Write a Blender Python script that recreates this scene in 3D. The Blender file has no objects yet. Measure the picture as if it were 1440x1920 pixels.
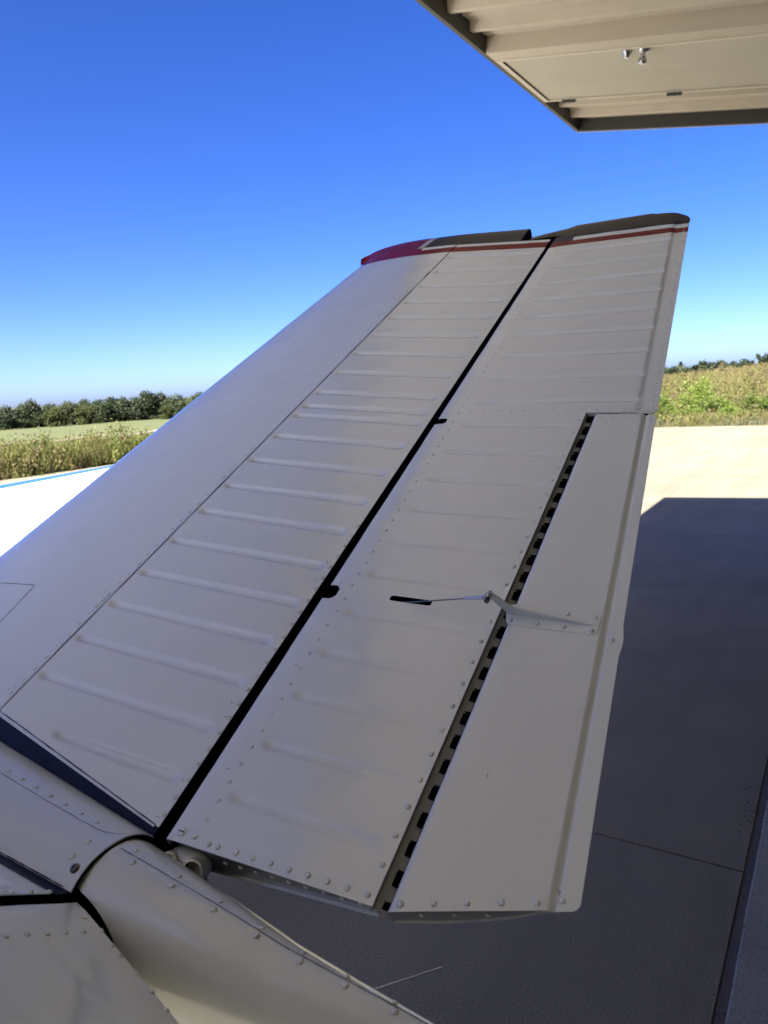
import bpy, bmesh, math, random
import numpy as np
from mathutils import Vector, Matrix
random.seed(7); rng = np.random.default_rng(7)
R = math.radians
scene = bpy.context.scene
COL = scene.collection
# World axes: +X starboard, along the hangar front; +Y out of the hangar (the nose of the airplane); +Z up.

# ------------------------------------------------------------------ camera
cd = bpy.data.cameras.new('camera'); cam = bpy.data.objects.new('camera', cd); COL.objects.link(cam)
scene.camera = cam
pit, rol, az = R(-9.57), R(-3.38), R(32.12)
Rt0 = Vector((math.cos(R(90) - az), -math.sin(R(90) - az), 0))
Rt0 = Vector((math.sin(R(32.12)) , -math.cos(R(32.12)), 0))        # camera right, level
Fh = Vector((math.cos(R(32.12)), math.sin(R(32.12)), 0))            # camera forward, level
F = Fh * math.cos(pit) + Vector((0, 0, math.sin(pit)))
U0 = -Fh * math.sin(pit) + Vector((0, 0, math.cos(pit)))
RT = Rt0 * math.cos(rol) + U0 * math.sin(rol)
UP = -Rt0 * math.sin(rol) + U0 * math.cos(rol)
m = Matrix((RT, UP, -F)).transposed().to_4x4(); m.translation = Vector((0, 0, 1.9))
cam.matrix_world = m
cd.sensor_fit = 'VERTICAL'; cd.sensor_height = 24; cd.sensor_width = 18
cd.lens = 24 * 1405.4 / 1920
cd.clip_start = 0.02; cd.clip_end = 12000
cd.dof.use_dof = True; cd.dof.focus_distance = 1.45; cd.dof.aperture_fstop = 5.5

# ------------------------------------------------------------------ light
SUN = Vector((-4.403, -0.216, 3.964)).normalized()                  # towards the sun
world = bpy.data.worlds.new('World'); scene.world = world; world.use_nodes = True
wn = world.node_tree; bg = wn.nodes['Background']
sky = wn.nodes.new('ShaderNodeTexSky'); sky.sky_type = 'NISHITA'; sky.sun_disc = False
sky.sun_elevation = math.asin(SUN.z); sky.sun_rotation = math.atan2(SUN.x, SUN.y)
sky.altitude = 300; sky.air_density = 0.44; sky.dust_density = 1.5; sky.ozone_density = 3.0
hsv = wn.nodes.new('ShaderNodeHueSaturation'); hsv.inputs['Saturation'].default_value = 1.36; hsv.inputs['Hue'].default_value = .520
gm = wn.nodes.new('ShaderNodeGamma'); gm.inputs[1].default_value = .90
wn.links.new(sky.outputs[0], gm.inputs[0]); wn.links.new(gm.outputs[0], hsv.inputs['Color']); wn.links.new(hsv.outputs[0], bg.inputs[0]); bg.inputs[1].default_value = 0.061
sd = bpy.data.lights.new('sun', 'SUN'); sd.energy = 4.6; sd.angle = R(0.53); sd.color = (1, .955, .88)
so = bpy.data.objects.new('sun', sd); COL.objects.link(so)
so.rotation_euler = (-SUN).to_track_quat('-Z', 'Y').to_euler(); so.location = (-20, -1, 20)
scene.view_settings.view_transform = 'Standard'; scene.view_settings.look = 'None'
scene.view_settings.exposure = 2.64; scene.view_settings.gamma = 1
scene.view_settings.use_curve_mapping = False

# ------------------------------------------------------------------ materials
def mat(name, col, rough=.5, metal=0, coat=0, spec=.5):
    m = bpy.data.materials.new(name); m.use_nodes = True
    b = m.node_tree.nodes['Principled BSDF']
    b.inputs['Base Color'].default_value = (*col, 1); b.inputs['Roughness'].default_value = rough
    b.inputs['Metallic'].default_value = metal; b.inputs['Coat Weight'].default_value = coat
    b.inputs['Specular IOR Level'].default_value = spec
    b.inputs['Coat Roughness'].default_value = .12
    return m
class NT:
    def __init__(s, m): s.t = m.node_tree; s.b = s.t.nodes['Principled BSDF']
    def n(s, typ, **k):
        nd = s.t.nodes.new(typ)
        for a, v in k.items():
            if a.startswith('i_'):
                key = a[2:]; key = int(key) if key.isdigit() else key.replace('_', ' ')
                nd.inputs[key].default_value = v
            else: setattr(nd, a, v)
        return nd
    def l(s, a, b): s.t.links.new(a, b)
    def noise(s, scale, detail=4, rough=.55, vec=None, dist=0):
        q = s.n('ShaderNodeTexNoise', i_Scale=scale, i_Detail=detail, i_Roughness=rough, i_Distortion=dist)
        if vec is not None: s.l(vec, q.inputs['Vector'])
        return q.outputs['Fac']
    def obj(s, scl=None):
        c = s.n('ShaderNodeTexCoord').outputs['Object']
        if scl is None: return c
        mp = s.n('ShaderNodeMapping'); mp.inputs['Scale'].default_value = scl; s.l(c, mp.inputs[0]); return mp.outputs[0]
    def ramp(s, f, stops, interp='LINEAR'):
        r = s.n('ShaderNodeValToRGB'); r.color_ramp.interpolation = interp
        e = r.color_ramp.elements
        while len(e) < len(stops): e.new(.5)
        for el, (p, c) in zip(e, stops):
            el.position = p; el.color = (*c, 1) if len(c) == 3 else c
        s.l(f, r.inputs[0]); return r.outputs[0]
    def mix(s, f, a, b, mode='MIX'):
        x = s.n('ShaderNodeMix', data_type='RGBA', blend_type=mode)
        for sock, v in ((x.inputs[0], f), (x.inputs[6], a), (x.inputs[7], b)):
            if hasattr(v, 'links'): s.l(v, sock)
            else: sock.default_value = v if isinstance(v, float) else (*v, 1)
        return x.outputs[2]
    def math(s, op, a, b=0., clamp=False):
        x = s.n('ShaderNodeMath', operation=op, use_clamp=clamp)
        for sock, v in ((x.inputs[0], a), (x.inputs[1], b)):
            if hasattr(v, 'links'): s.l(v, sock)
            else: sock.default_value = v
        return x.outputs[0]
    def bump(s, f, strength, dist=.01):
        x = s.n('ShaderNodeBump', i_Strength=strength, i_Distance=dist); s.l(f, x.inputs['Height']); s.l(x.outputs[0], s.b.inputs['Normal'])
    def col(s, c): s.l(c, s.b.inputs['Base Color'])

WHITE = (.83, .86, .78)
def paint(name, base=WHITE, rough=.19, kind=None):
    """Old glossy aircraft enamel: faint cloudy soiling, orange peel, tiny specks; kind adds the printed trim."""
    m = mat(name, base, rough, coat=1.0); t = NT(m); v = t.obj()
    c = t.ramp(t.noise(3.2, 5, .6, v), [(.3, tuple(x * .955 for x in base)), (.7, base)])
    dirt = t.ramp(t.noise(14, 6, .7, v), [(.55, (0, 0, 0)), (.78, (1, 1, 1))])
    c = t.mix(t.math('MULTIPLY', dirt, .16), c, (base[0] * .72, base[1] * .68, base[2] * .58))
    sp = t.ramp(t.noise(230, 2, .5, v), [(.765, (0, 0, 0)), (.79, (1, 1, 1))])
    c = t.mix(t.math('MULTIPLY', sp, .45), c, (.18, .16, .13))
    if kind:
        at = t.n('ShaderNodeAttribute', attribute_name='bead_tint'); c = t.mix(t.math('MULTIPLY', at.outputs['Fac'], t.math('ADD', t.noise(60, 4, .6, v), .35)), c, (.30, .265, .17))
        uv = t.n('ShaderNodeUVMap', uv_map='plan'); sx = t.n('ShaderNodeSeparateXYZ'); t.l(uv.outputs[0], sx.inputs[0])
        S_, C_ = sx.outputs[0], sx.outputs[1]
        wob = t.math('MULTIPLY', t.math('SUBTRACT', t.noise(30, 2, .5, v), .5), .0022)
        S_ = t.math('ADD', S_, wob)
        def above(x): return t.math('GREATER_THAN', S_, x)
        t.l(t.math('SUBTRACT', 1., t.math('MULTIPLY', above(1.699 if kind == 'stab' else 1.686), .92)), t.b.inputs['Coat Weight'])
        t.l(t.math('SUBTRACT', .5, t.math('MULTIPLY', above(1.699 if kind == 'stab' else 1.686), .38)), t.b.inputs['Specular IOR Level'])
        if kind == 'stab':
            c = t.mix(above(1.699), c, (.20, .004, .012)); c = t.mix(above(1.7295), c, base)
            # the front part of the trim stays red up to the edge
            fr = t.math('MULTIPLY', t.math('LESS_THAN', C_, -.335), above(1.7))
            c = t.mix(fr, c, (.25, .008, .03))
        if kind == 'elev':
            c = t.mix(above(1.686), c, (.20, .004, .012))
            c = t.mix(above(1.7135), c, base)
            nv = t.math('MAXIMUM', above(1.7335), t.math('MULTIPLY', above(1.7135), t.math('LESS_THAN', C_, .118)))
            c = t.mix(nv, c, (.010, .016, .045))
    t.col(c)
    r = t.math('ADD', t.math('MULTIPLY', t.noise(9, 4, .6, v), .14), rough - .07); t.l(r, t.b.inputs['Roughness'])
    t.bump(t.noise(420, 2, .5, v), .05, .002)
    return m
M = {}
M['white'] = paint('white_enamel'); M['stab'] = paint('white_enamel_stab', kind='stab'); M['elev'] = paint('white_enamel_elevator', kind='elev')
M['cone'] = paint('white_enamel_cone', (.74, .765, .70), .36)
def navy(name, flat=False):
    m = mat(name, (.008, .014, .05), .45, coat=.0, spec=.15); t = NT(m); v = t.obj((8, 2.5, 8))
    c = t.ramp(t.noise(9, 6, .7, v), [(.3, (.004, .006, .018)), (.62, (.006, .010, .036)), (.8, (.022, .025, .035))]); t.col(c)
    t.l(t.ramp(t.noise(20, 5, .6, v), [(.3, (.35,) * 3), (.8, (.6,) * 3)]), t.b.inputs['Roughness'])
    return m
M['navy'] = navy('navy_paint'); M['navytip'] = mat('navy_tip', (.006, .009, .022), .3, coat=.05, spec=.22)
def tipm():
    m = mat('tip_fairing_paint', (.006, .009, .022), .3, coat=.05, spec=.22); t = NT(m)
    uv = t.n('ShaderNodeUVMap', uv_map='plan'); sx = t.n('ShaderNodeSeparateXYZ'); t.l(uv.outputs[0], sx.inputs[0])
    S_, C_ = sx.outputs
    C_ = t.math('ADD', sx.outputs[1], t.math('MULTIPLY', t.math('SUBTRACT', sx.outputs[0], 1.745), -.25))
    c = t.mix(t.math('LESS_THAN', C_, -.345), (.006, .009, .022), (.50, .49, .47))
    c = t.mix(t.math('LESS_THAN', C_, -.368), c, (.22, .008, .035)); t.col(c); return m
del tipm
def tip_paint():
    m = mat('tip_fairing_paint', (.006, .009, .022), .3, coat=.05, spec=.22); t = NT(m)
    uv = t.n('ShaderNodeUVMap', uv_map='plan'); sx = t.n('ShaderNodeSeparateXYZ'); t.l(uv.outputs[0], sx.inputs[0])
    C_ = t.math('ADD', sx.outputs[1], t.math('MULTIPLY', t.math('SUBTRACT', sx.outputs[0], 1.745), -.35))
    c = t.mix(t.math('LESS_THAN', C_, -.335), (.006, .009, .022), (.50, .49, .47))
    c = t.mix(t.math('LESS_THAN', C_, -.356), c, (.22, .008, .035)); t.col(c); return m
M['tip'] = tip_paint()
M['black'] = mat('dark_cavity', (.004, .004, .004), .9, spec=.1)  # flat black; also carries painted-in shade for gaps and hollows
M['seam'] = mat('seam_dirt', (.035, .032, .028), .8)
M['seam2'] = mat('seam_soft', (.16, .155, .14), .7)
M['ring_shade'] = mat('rivet_ring_shade', (.42, .41, .36), .5); M['hinge'] = mat('hinge_grey', (.21, .205, .175), .5)  # rivet rings: shading at the edge of the heads put into the colour
M['steel'] = mat('steel', (.55, .56, .58), .22, 1)
M['dsteel'] = mat('dark_steel', (.16, .15, .14), .38, 1)
M['riv'] = M['white']
M['gearrub'] = mat('tyre_rubber', (.02, .02, .02), .8)
M['inner'] = paint('inner_rib_paint', (.30, .295, .26), .5)
def sheet():
    m = mat('tan_sheet', (.56, .49, .385), .55); t = NT(m); v = t.obj((1, 1, 1))
    c = t.ramp(t.noise(1.3, 6, .65, v), [(.3, (.60, .53, .42)), (.7, (.68, .60, .48))])
    st = t.ramp(t.noise(6, 5, .7, t.obj((1, .15, 1))), [(.5, (0, 0, 0)), (.8, (1, 1, 1))])
    c = t.mix(t.math('MULTIPLY', st, .22), c, (.34, .29, .22)); t.col(c); return m
M['sheet'] = sheet()
def leafm():
    m = mat('door_leaf_paint', (.30, .275, .22), .6); t = NT(m)
    t.col(t.ramp(t.noise(2.5, 6, .7), [(.3, (.56, .525, .43)), (.7, (.62, .58, .475))])); t.bump(t.noise(260, 2, .5), .35, .004); return m
M['leaf'] = leafm()
M['frame'] = mat('door_frame_paint', (.72, .66, .54), .5)
M['bronze'] = mat('bronze_trim', (.055, .058, .05), .5)
def concrete(name, a, b, dark=.0):
    m = mat(name, a, .85, spec=.3); t = NT(m); v = t.obj()
    c = t.ramp(t.noise(.55, 8, .62, v, .4), [(.3, a), (.7, b)])
    # broom streaks and stains
    st = t.noise(1.0, 5, .6, t.obj((.25, 3.2, 1)))
    c = t.mix(t.math('MULTIPLY', t.ramp(st, [(.45, (0, 0, 0)), (.75, (1, 1, 1))]), .5), c, tuple(x * .66 for x in a))
    f = t.ramp(t.noise(130, 3, .75, v), [(.3, (.5,) * 3), (.5, (1,) * 3), (.72, (1.35,) * 3)])
    c = t.mix(.75, c, f, 'MULTIPLY')
    f = t.ramp(t.noise(420, 2, .8, v), [(.32, (.45,) * 3), (.5, (1,) * 3), (.70, (1.5,) * 3)])
    c = t.mix(.7, c, f, 'MULTIPLY')
    sp = t.ramp(t.noise(28, 2, .5, v), [(.79, (0, 0, 0)), (.805, (1, 1, 1))]); c = t.mix(t.math('MULTIPLY', sp, .7), c, (.05, .05, .05))
    sp = t.ramp(t.noise(33, 2, .5, t.obj((1.01, .98, 1))), [(.2, (1, 1, 1)), (.215, (0, 0, 0))]); c = t.mix(t.math('MULTIPLY', sp, .5), c, (.6, .6, .58))
    big = t.ramp(t.noise(.9, 3, .5, t.obj((1.3, .9, 1)), 1.2), [(.45, (0, 0, 0)), (.7, (1, 1, 1))]); c = t.mix(t.math('MULTIPLY', big, .45), c, (a[0] * .68, a[1] * .66, a[2] * .68))
    t.col(c); t.bump(t.noise(300, 3, .7, v), .3, .004)
    return m
M['conc'] = concrete('apron_concrete', (.19, .168, .119), (.232, .206, .146))
M['floor'] = concrete('hangar_floor_concrete', (.25, .245, .215), (.30, .295, .26))
M['dirt'] = mat('joint_dirt', (.045, .04, .037), .95); M['chan'] = mat('joint_filler', (.11, .10, .095), .95)
def ground():
    m = mat('field_soil', (.2, .18, .1), .95, spec=.1); t = NT(m); v = t.obj()
    c = t.ramp(t.noise(.35, 9, .7, v), [(.3, (.06, .055, .025)), (.5, (.085, .078, .032)), (.72, (.13, .11, .06))])
    near = t.ramp(t.noise(3, 8, .75, v), [(.3, (.6,) * 3), (.7, (1.25,) * 3)]); c = t.mix(.8, c, near, 'MULTIPLY')
    pos = t.n('ShaderNodeSeparateXYZ'); t.l(v, pos.inputs[0])
    far = t.math('MULTIPLY', t.math('GREATER_THAN', pos.outputs[1], 36.), t.math('LESS_THAN', t.math('SUBTRACT', pos.outputs[0], pos.outputs[1]), 20.))
    g = t.ramp(t.noise(.08, 6, .6, v), [(.3, (.075, .09, .038)), (.7, (.105, .11, .055))])
    c = t.mix(far, c, g); t.col(c); return m
M['soil'] = ground()
def plantm(name, cols, rough=.6, sc=.8):
    m = mat(name, cols[0], rough, spec=.25); t = NT(m); n = len(cols)
    oi = t.n('ShaderNodeObjectInfo').outputs['Random']
    f = t.math('ADD', t.math('MULTIPLY', t.noise(sc, 5, .7, t.obj()), 1.0), t.math('MULTIPLY', t.math('SUBTRACT', oi, .5), .22))
    t.col(t.ramp(f, [(.30 + .4 * i / max(1, n - 1), c) for i, c in enumerate(cols)]))
    tr = t.n('ShaderNodeBsdfTranslucent'); mx = t.n('ShaderNodeMixShader', i_0=.22); out = t.t.nodes['Material Output']
    cc = t.b.inputs['Base Color'].links[0].from_socket; t.l(cc, tr.inputs[0]); t.l(t.b.outputs[0], mx.inputs[1]); t.l(tr.outputs[0], mx.inputs[2]); t.l(mx.outputs[0], out.inputs[0])
    return m
M['oak'] = plantm('oak_foliage', [(.014, .021, .010), (.023, .033, .014), (.037, .048, .020), (.05, .056, .024)], .6, .45)
M['oak2'] = plantm('pale_oak_foliage', [(.033, .041, .012), (.052, .060, .018), (.072, .074, .025)], .6, .5)
M['bush'] = plantm('bush_leaves', [(.045, .07, .010), (.09, .13, .02), (.13, .165, .032)], .5, 3)
M['dry'] = plantm('dry_grass', [(.10, .075, .035), (.16, .125, .06), (.10, .09, .038), (.21, .17, .095)], .8, 1.2)
M['wild'] = plantm('green_weeds', [(.055, .068, .016), (.095, .105, .026), (.13, .13, .038), (.075, .07, .026)], .7, .9)
M['dusty'] = plantm('grey_green_weeds', [(.07, .085, .045), (.105, .115, .065), (.135, .13, .07)], .8, 3)
M['bark'] = mat('bark', (.06, .048, .036), .9)
M['track'] = mat('taxiway_gravel', (.22, .185, .15), .9)

# ------------------------------------------------------------------ object helpers
def finish(o, parent=None, label=None, cat=None, group=None, kind=None):
    if parent is not None:
        o.parent = parent
        if parent.type == 'EMPTY': o.matrix_parent_inverse = Matrix.Translation(-Vector(parent.location))
    for k, v in (('label', label), ('category', cat), ('group', group), ('kind', kind)):
        if v: o[k] = v
    return o
def mesh_obj(name, V, Fc, m, parent=None, smooth=False, uv=None, angle=None, mi=None, mats=None, **k):
    me = bpy.data.meshes.new(name); me.from_pydata([tuple(map(float, v)) for v in V], [], [tuple(map(int, f)) for f in Fc])
    for x in (mats or [m]): me.materials.append(x)
    if mi is not None: me.polygons.foreach_set('material_index', mi)
    if smooth: me.polygons.foreach_set('use_smooth', [True] * len(me.polygons))
    if uv is not None:
        u = me.uv_layers.new(name='plan'); idx = np.empty(len(me.loops), int); me.loops.foreach_get('vertex_index', idx)
        u.data.foreach_set('uv', np.asarray(uv)[idx].ravel())
    me.validate(); me.update()
    if smooth and angle: me.set_sharp_from_angle(angle=R(angle))
    o = bpy.data.objects.new(name, me); COL.objects.link(o)
    return finish(o, parent, **k)
def empty(name, loc, label, cat, group=None):
    o = bpy.data.objects.new(name, None); COL.objects.link(o); o.location = loc; o.empty_display_size = .2
    return finish(o, None, label, cat, group)
def bead_tint(o, S, C, beads, extra=0):  # tints bead fronts brown, plus a thin line along each inboard side
    f = np.zeros(S.shape)
    for k, (s0, c0, a) in enumerate(beads): f += a * np.exp(-((S - s0) / .0065) ** 2 - ((C - c0) / .010) ** 2) + a * .35 * np.exp(-((S - s0 + .006) / .0025) ** 2) * np.exp(-np.clip((C - c0) / .09, 0, 9)) * (C > c0)
    v = np.zeros(len(o.data.vertices)); v[:f.size] = f.ravel(); at = o.data.attributes.new('bead_tint', 'FLOAT', 'POINT'); at.data.foreach_set('value', v)
class MB:
    def __init__(s): s.V = []; s.F = []; s.mi = []
    def add(s, V, Fc, mi=0):
        k = len(s.V); s.V += [tuple(v) for v in V]; s.F += [tuple(i + k for i in f) for f in Fc]; s.mi += [mi] * len(Fc); return s
    def box(s, a, b, mi=0, T=None):
        (x0, y0, z0), (x1, y1, z1) = a, b
        V = [(x, y, z) for z in (z0, z1) for y in (y0, y1) for x in (x0, x1)]
        if T: V = [T(*v) for v in V]
        return s.add(V, [(0, 2, 3, 1), (4, 5, 7, 6), (0, 1, 5, 4), (2, 6, 7, 3), (0, 4, 6, 2), (1, 3, 7, 5)], mi)
    def tube(s, pts, rad, n=10, mi=0, cap=True):
        pts = [Vector(p) for p in pts]; rad = rad if isinstance(rad, (list, tuple)) else [rad] * len(pts)
        V = []; Fc = []; a0 = None
        for i, p in enumerate(pts):
            d = (pts[min(i + 1, len(pts) - 1)] - pts[max(i - 1, 0)]).normalized()
            if a0 is None: a0 = d.orthogonal().normalized()
            a0 = (a0 - d * a0.dot(d)).normalized(); b0 = d.cross(a0)
            for k in range(n):
                t = 2 * math.pi * k / n; V.append(p + (a0 * math.cos(t) + b0 * math.sin(t)) * rad[i])
        for i in range(len(pts) - 1):
            for k in range(n): Fc.append((i * n + k, i * n + (k + 1) % n, (i + 1) * n + (k + 1) % n, (i + 1) * n + k))
        if cap: Fc += [tuple(range(n))[::-1], tuple((len(pts) - 1) * n + k for k in range(n))]
        return s.add(V, Fc, mi)
    def build(s, name, m, parent=None, mats=None, smooth=False, angle=35, bevel=0, **k):
        o = mesh_obj(name, s.V, s.F, m, parent, smooth=smooth, angle=angle, mi=s.mi if mats else None, mats=mats, **k)
        if bevel:
            b = o.modifiers.new('bevel', 'BEVEL'); b.width = bevel; b.segments = 2; b.limit_method = 'ANGLE'
        return o
def sstep(a, b, x): t = np.clip((x - a) / (b - a), 0, 1); return t * t * (3 - 2 * t)

# ================================================================== GROUND
YA, XA = 19.2, 26.0                                      # far edges of the apron
def terr(x, y):
    r = np.hypot(x, y) + 1e-6
    side = sstep(.35, .75, y / np.maximum(np.abs(x), 1e-3))                 # 1 = the open field ahead, 0 = the bank to starboard
    side = np.where((x < 0) | (y < 0), 1., side)
    fld = -np.maximum(r - 26, 0) * .0185; fld = np.maximum(fld, -3.6 - np.maximum(r - 220, 0) * .0005)
    bank = 1.25 * sstep(27, 62, x) - 2.2 * sstep(75, 140, x) + .5 * sstep(40, 60, x) * sstep(12, 2, y)
    z = bank * (1 - side) + fld * side
    z = z + .08 * np.sin(x * .9 + y * .3) * np.cos(y * .7) * sstep(0, 4, np.maximum(x - XA, y - YA))
    inside = (x < XA + .25) & (y < YA + .25)
    return np.where(inside, -.16, z - .02)
rad = np.unique(np.concatenate([np.linspace(2, 30, 22), np.linspace(30, 80, 60), np.geomspace(80, 6000, 50)]))
ang = np.radians(np.unique(np.concatenate([np.linspace(-2, 75, 230), np.linspace(75, 358, 40)])))
RR_, AA = np.meshgrid(rad, ang, indexing='ij'); X = RR_ * np.cos(AA); Y = RR_ * np.sin(AA); Z = terr(X, Y)
nr, na = X.shape; V = np.stack([X, Y, Z], -1).reshape(-1, 3).tolist(); V.append((0, 0, -.16)); c0 = len(V) - 1
Fc = [(i * na + j, (i + 1) * na + j, (i + 1) * na + (j + 1) % na, i * na + (j + 1) % na) for i in range(nr - 1) for j in range(na)]
Fc += [(c0, j, (j + 1) % na) for j in range(na)]
mesh_obj('ground', V, Fc, M['soil'], smooth=True, kind='structure')

apron = MB().box((-40, .279, -.14), (XA, YA, -.03)).build('apron', M['dirt'], kind='structure')
xs = [-40, -30.5, -20.7, -12.86, -8.93, -5.0, -1.07, 2.86, 6.79, 10.72, 14.65, 18.58, 22.51, XA]
ys = [.279, 6.6, 12.9, YA]
for i in range(len(xs) - 1):
    for j in range(3):
        g = .005
        MB().box((xs[i] + g, ys[j] + (g if j else 0), -.031), (xs[i + 1] - g, ys[j + 1] - g, 0)).build('concrete_slab', M['conc'], apron, bevel=.003)
# expansion channel full of dirt, then the hangar slab
MB().box((-40, .244, -.05), (26, .2765, -.007)).build('expansion_joint', M['chan'], apron)
mb = MB()
n = 900; xsn = np.linspace(-9, 12, n)
edge = .2455 + .0012 * np.interp(xsn, np.linspace(-9, 12, 160), rng.standard_normal(160)) - .004 * (rng.random(n) > .985)
V = []; Fc = []
for x, e in zip(xsn, edge):
    V += [(x, -18, -.1), (x, -18, .004), (x, e - .006, .004), (x, e, -.002), (x, e + .001, -.1)]
for i in range(n - 1):
    for k in range(4): Fc.append((i * 5 + k, i * 5 + k + 1, (i + 1) * 5 + k + 1, (i + 1) * 5 + k))
mesh_obj('hangar_floor', V, Fc, M['floor'], kind='structure')
# dirt crumbs along the joint
V = []; Fc = []
for k in range(900):
    x = 1.2 + 4.5 * rng.random(); y = .262 + rng.normal(0, .013) - (.03 if rng.random() < .15 else 0); r = .001 + .004 * rng.random() ** 3
    if rng.random() < .25: x = 3.30 + rng.normal(0, .12); y = .30 + rng.normal(0, .03)
    zz = 0 if y > .279 else (-.007 if y > .246 else .004)
    a = rng.random() * 6; k0 = len(V)
    for q in range(5): V.append((x + r * math.cos(a + q * 1.256) * (.6 + .7 * rng.random()), y + r * math.sin(a + q * 1.256), zz + .0004))
    V.append((x, y, zz + r * .7)); Fc += [(k0 + q, k0 + (q + 1) % 5, k0 + 5) for q in range(5)]
mesh_obj('grit', V, Fc, M['dirt'], kind='stuff', label='dark grit lying in and along the expansion joint')

# far taxiway strip
n = 60; V = []; Fc = []
for i in range(n):
    x = 24 + i * .35
    for y in (46.2, 49.8): V.append((x, y, float(terr(np.array(x), np.array(y))) + .05))
for i in range(n - 1): Fc.append((2 * i, 2 * i + 1, 2 * i + 3, 2 * i + 2))
mesh_obj('taxiway', V, Fc, M['track'], kind='structure')

# ================================================================== HANGAR
hg = empty('hangar', (0, -8, 0), 'tan corrugated metal hangar the folding door hangs from', 'hangar')
XL, XR, YB, EV = -9.0, 7.9, -17.5, 6.2
def corr(name, p0, ux, uy, L, H, m, parent, nrm, pitch=.305, dep=.032, **k):
    """Ribbed sheet: ribs run along uy; profile across ux, ribs stand proud along nrm."""
    prof = []
    x = 0
    while x < L - 1e-6:
        for dx, h in ((0, 0), (.055, 0), (.061, .0085), (.072, .0085), (.078, 0), (.125, 0), (.131, .0085), (.142, .0085), (.148, 0), (.205, 0), (.222, 1), (.262, 1), (.279, 0)):
            if x + dx <= L: prof.append((x + dx, (dep if h == 1 else h)))
        x += pitch
    prof.append((L, 0)); p0, ux, uy, nrm = map(Vector, (p0, ux, uy, nrm)); V = []; Fc = []
    for t, h in prof: V += [p0 + ux * t + nrm * h, p0 + ux * t + uy * H + nrm * h]
    for i in range(len(prof) - 1): Fc.append((2 * i, 2 * i + 1, 2 * i + 3, 2 * i + 2))
    return mesh_obj(name, V, Fc, m, parent, **k)
corr('wall', (XR, YB, 0), (0, 1, 0), (0, 0, 1), 17.6, EV, M['sheet'], hg, (1, 0, 0))
corr('wall', (XL, YB, 0), (0, 1, 0), (0, 0, 1), 17.6, EV, M['sheet'], hg, (-1, 0, 0))
corr('wall', (XL, YB, 0), (1, 0, 0), (0, 0, 1), XR - XL, EV, M['sheet'], hg, (0, -1, 0))
corr('front_wall', (6.95, .06, 0), (1, 0, 0), (0, 0, 1), XR - 6.95, EV, M['sheet'], hg, (0, 1, 0))
corr('front_wall', (XL, .06, 0), (1, 0, 0), (0, 0, 1), -5.75 - XL, EV, M['sheet'], hg, (0, 1, 0))
corr('header', (-5.75, .06, 4.35), (1, 0, 0), (0, 0, 1), 12.70, EV - 4.35, M['sheet'], hg, (0, 1, 0))
corr('roof', (XL - .2, YB - .2, EV), (0, 1, 0), (1, 0, 0), 17.9, XR - XL + .4, M['sheet'], hg, (0, 0, 1))

M['bounce_liner'] = mat('white_bounce_liner', (.72, .72, .70), .6)  # unseen white lining, added to bounce more light onto the tail
MB().box((XL + .05, YB + .05, .01), (XR - .05, YB + .1, EV - .05)).box((XL + .05, YB + .1, .01), (XL + .1, .0, EV - .05)).box((XR - .1, YB + .1, .01), (XR - .05, .0, EV - .05)).box((XL + .05, YB + .05, EV - .1), (XR - .05, .0, EV - .05)).build('bounce_liner', M['bounce_liner'], hg)
# ------------------------------------------------------------------ folding door, lower leaf of the bifold, seen from below
al = R(9.65)
DO = Vector((6.864, 2.117, 3.964)); dv = Vector((-1, 0, 0)); de = Vector((0, -math.cos(al), -math.sin(al))); dn = Vector((0, -math.sin(al), math.cos(al)))
def DP(v, e, h=0): return DO + dv * v + de * e + dn * h
W_, L_ = 12.6, 1.97
door = empty('hangar_door', DP(W_ / 2, L_), 'tan folding hangar door raised overhead, bronze edge trim, walk door in it', 'hangar door')
door.location.z = 3.6
H_ = .10
corr('ribbed_sheet', DP(.03, .03, H_), dv, de, .88, L_ - .06, M['sheet'], door, -dn, dep=.048)
corr('ribbed_sheet', DP(1.985, .03, H_), dv, de, W_ - 2.0, L_ - .06, M['sheet'], door, -dn, dep=.048)
MB().box((0, 0, .001), (W_, .035, .17), T=DP).box((0, .035, .155), (W_, .05, .17), T=DP).build('fold_trim', M['bronze'], door, bevel=.003)
MB().box((0, .036, .001), (.03, L_, .17), T=DP).build('side_trim', M['bronze'], door, bevel=.003)
MB().box((-.002, 0, -.004), (.004, L_, .0), T=DP).build('weather_strip', M['frame'], door)
MB().box((0, L_ - .04, .02), (W_, L_, .17), T=DP).build('bottom_rail', M['bronze'], door)
MB().box((0, .02, .171), (W_, L_ - .02, .19), T=DP).build('door_back', M['sheet'], door)
# frame round the walk door
fr = MB().box((1.86, .036, 0), (2.0, L_ - .04, .13), T=DP).box((.90, .036, 0), (.947, L_ - .04, .13), T=DP).box((.947, .036, 0), (1.86, .075, .13), T=DP)
fr.build('walk_door_frame', M['sheet'], door, bevel=.003)
MB().box((.925, .06, -.006), (.946, L_ - .05, -.0005), T=DP).box((1.845, .06, -.006), (1.872, L_ - .05, -.0005), T=DP).box((.946, .06, -.006), (1.845, .083, -.0005), T=DP).build('frame_stop', M['frame'], door)
wd = MB().box((.950, .088, .006), (1.842, L_ - .05, .05), T=DP).build('walk_door', M['leaf'], door, bevel=.002)
for e in (.244, 1.003, 1.76):
    h_ = MB()
    for q in range(5): h_.tube([DP(.936, e - .05 + q * .02, -.014), DP(.936, e - .032 + q * .02, -.014)], .0085 if q % 2 else .0098, 8)
    h_.box((.925, e - .052, -.010), (.950, e + .052, -.005), T=DP).build('hinge', M['bronze'], wd)
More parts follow.
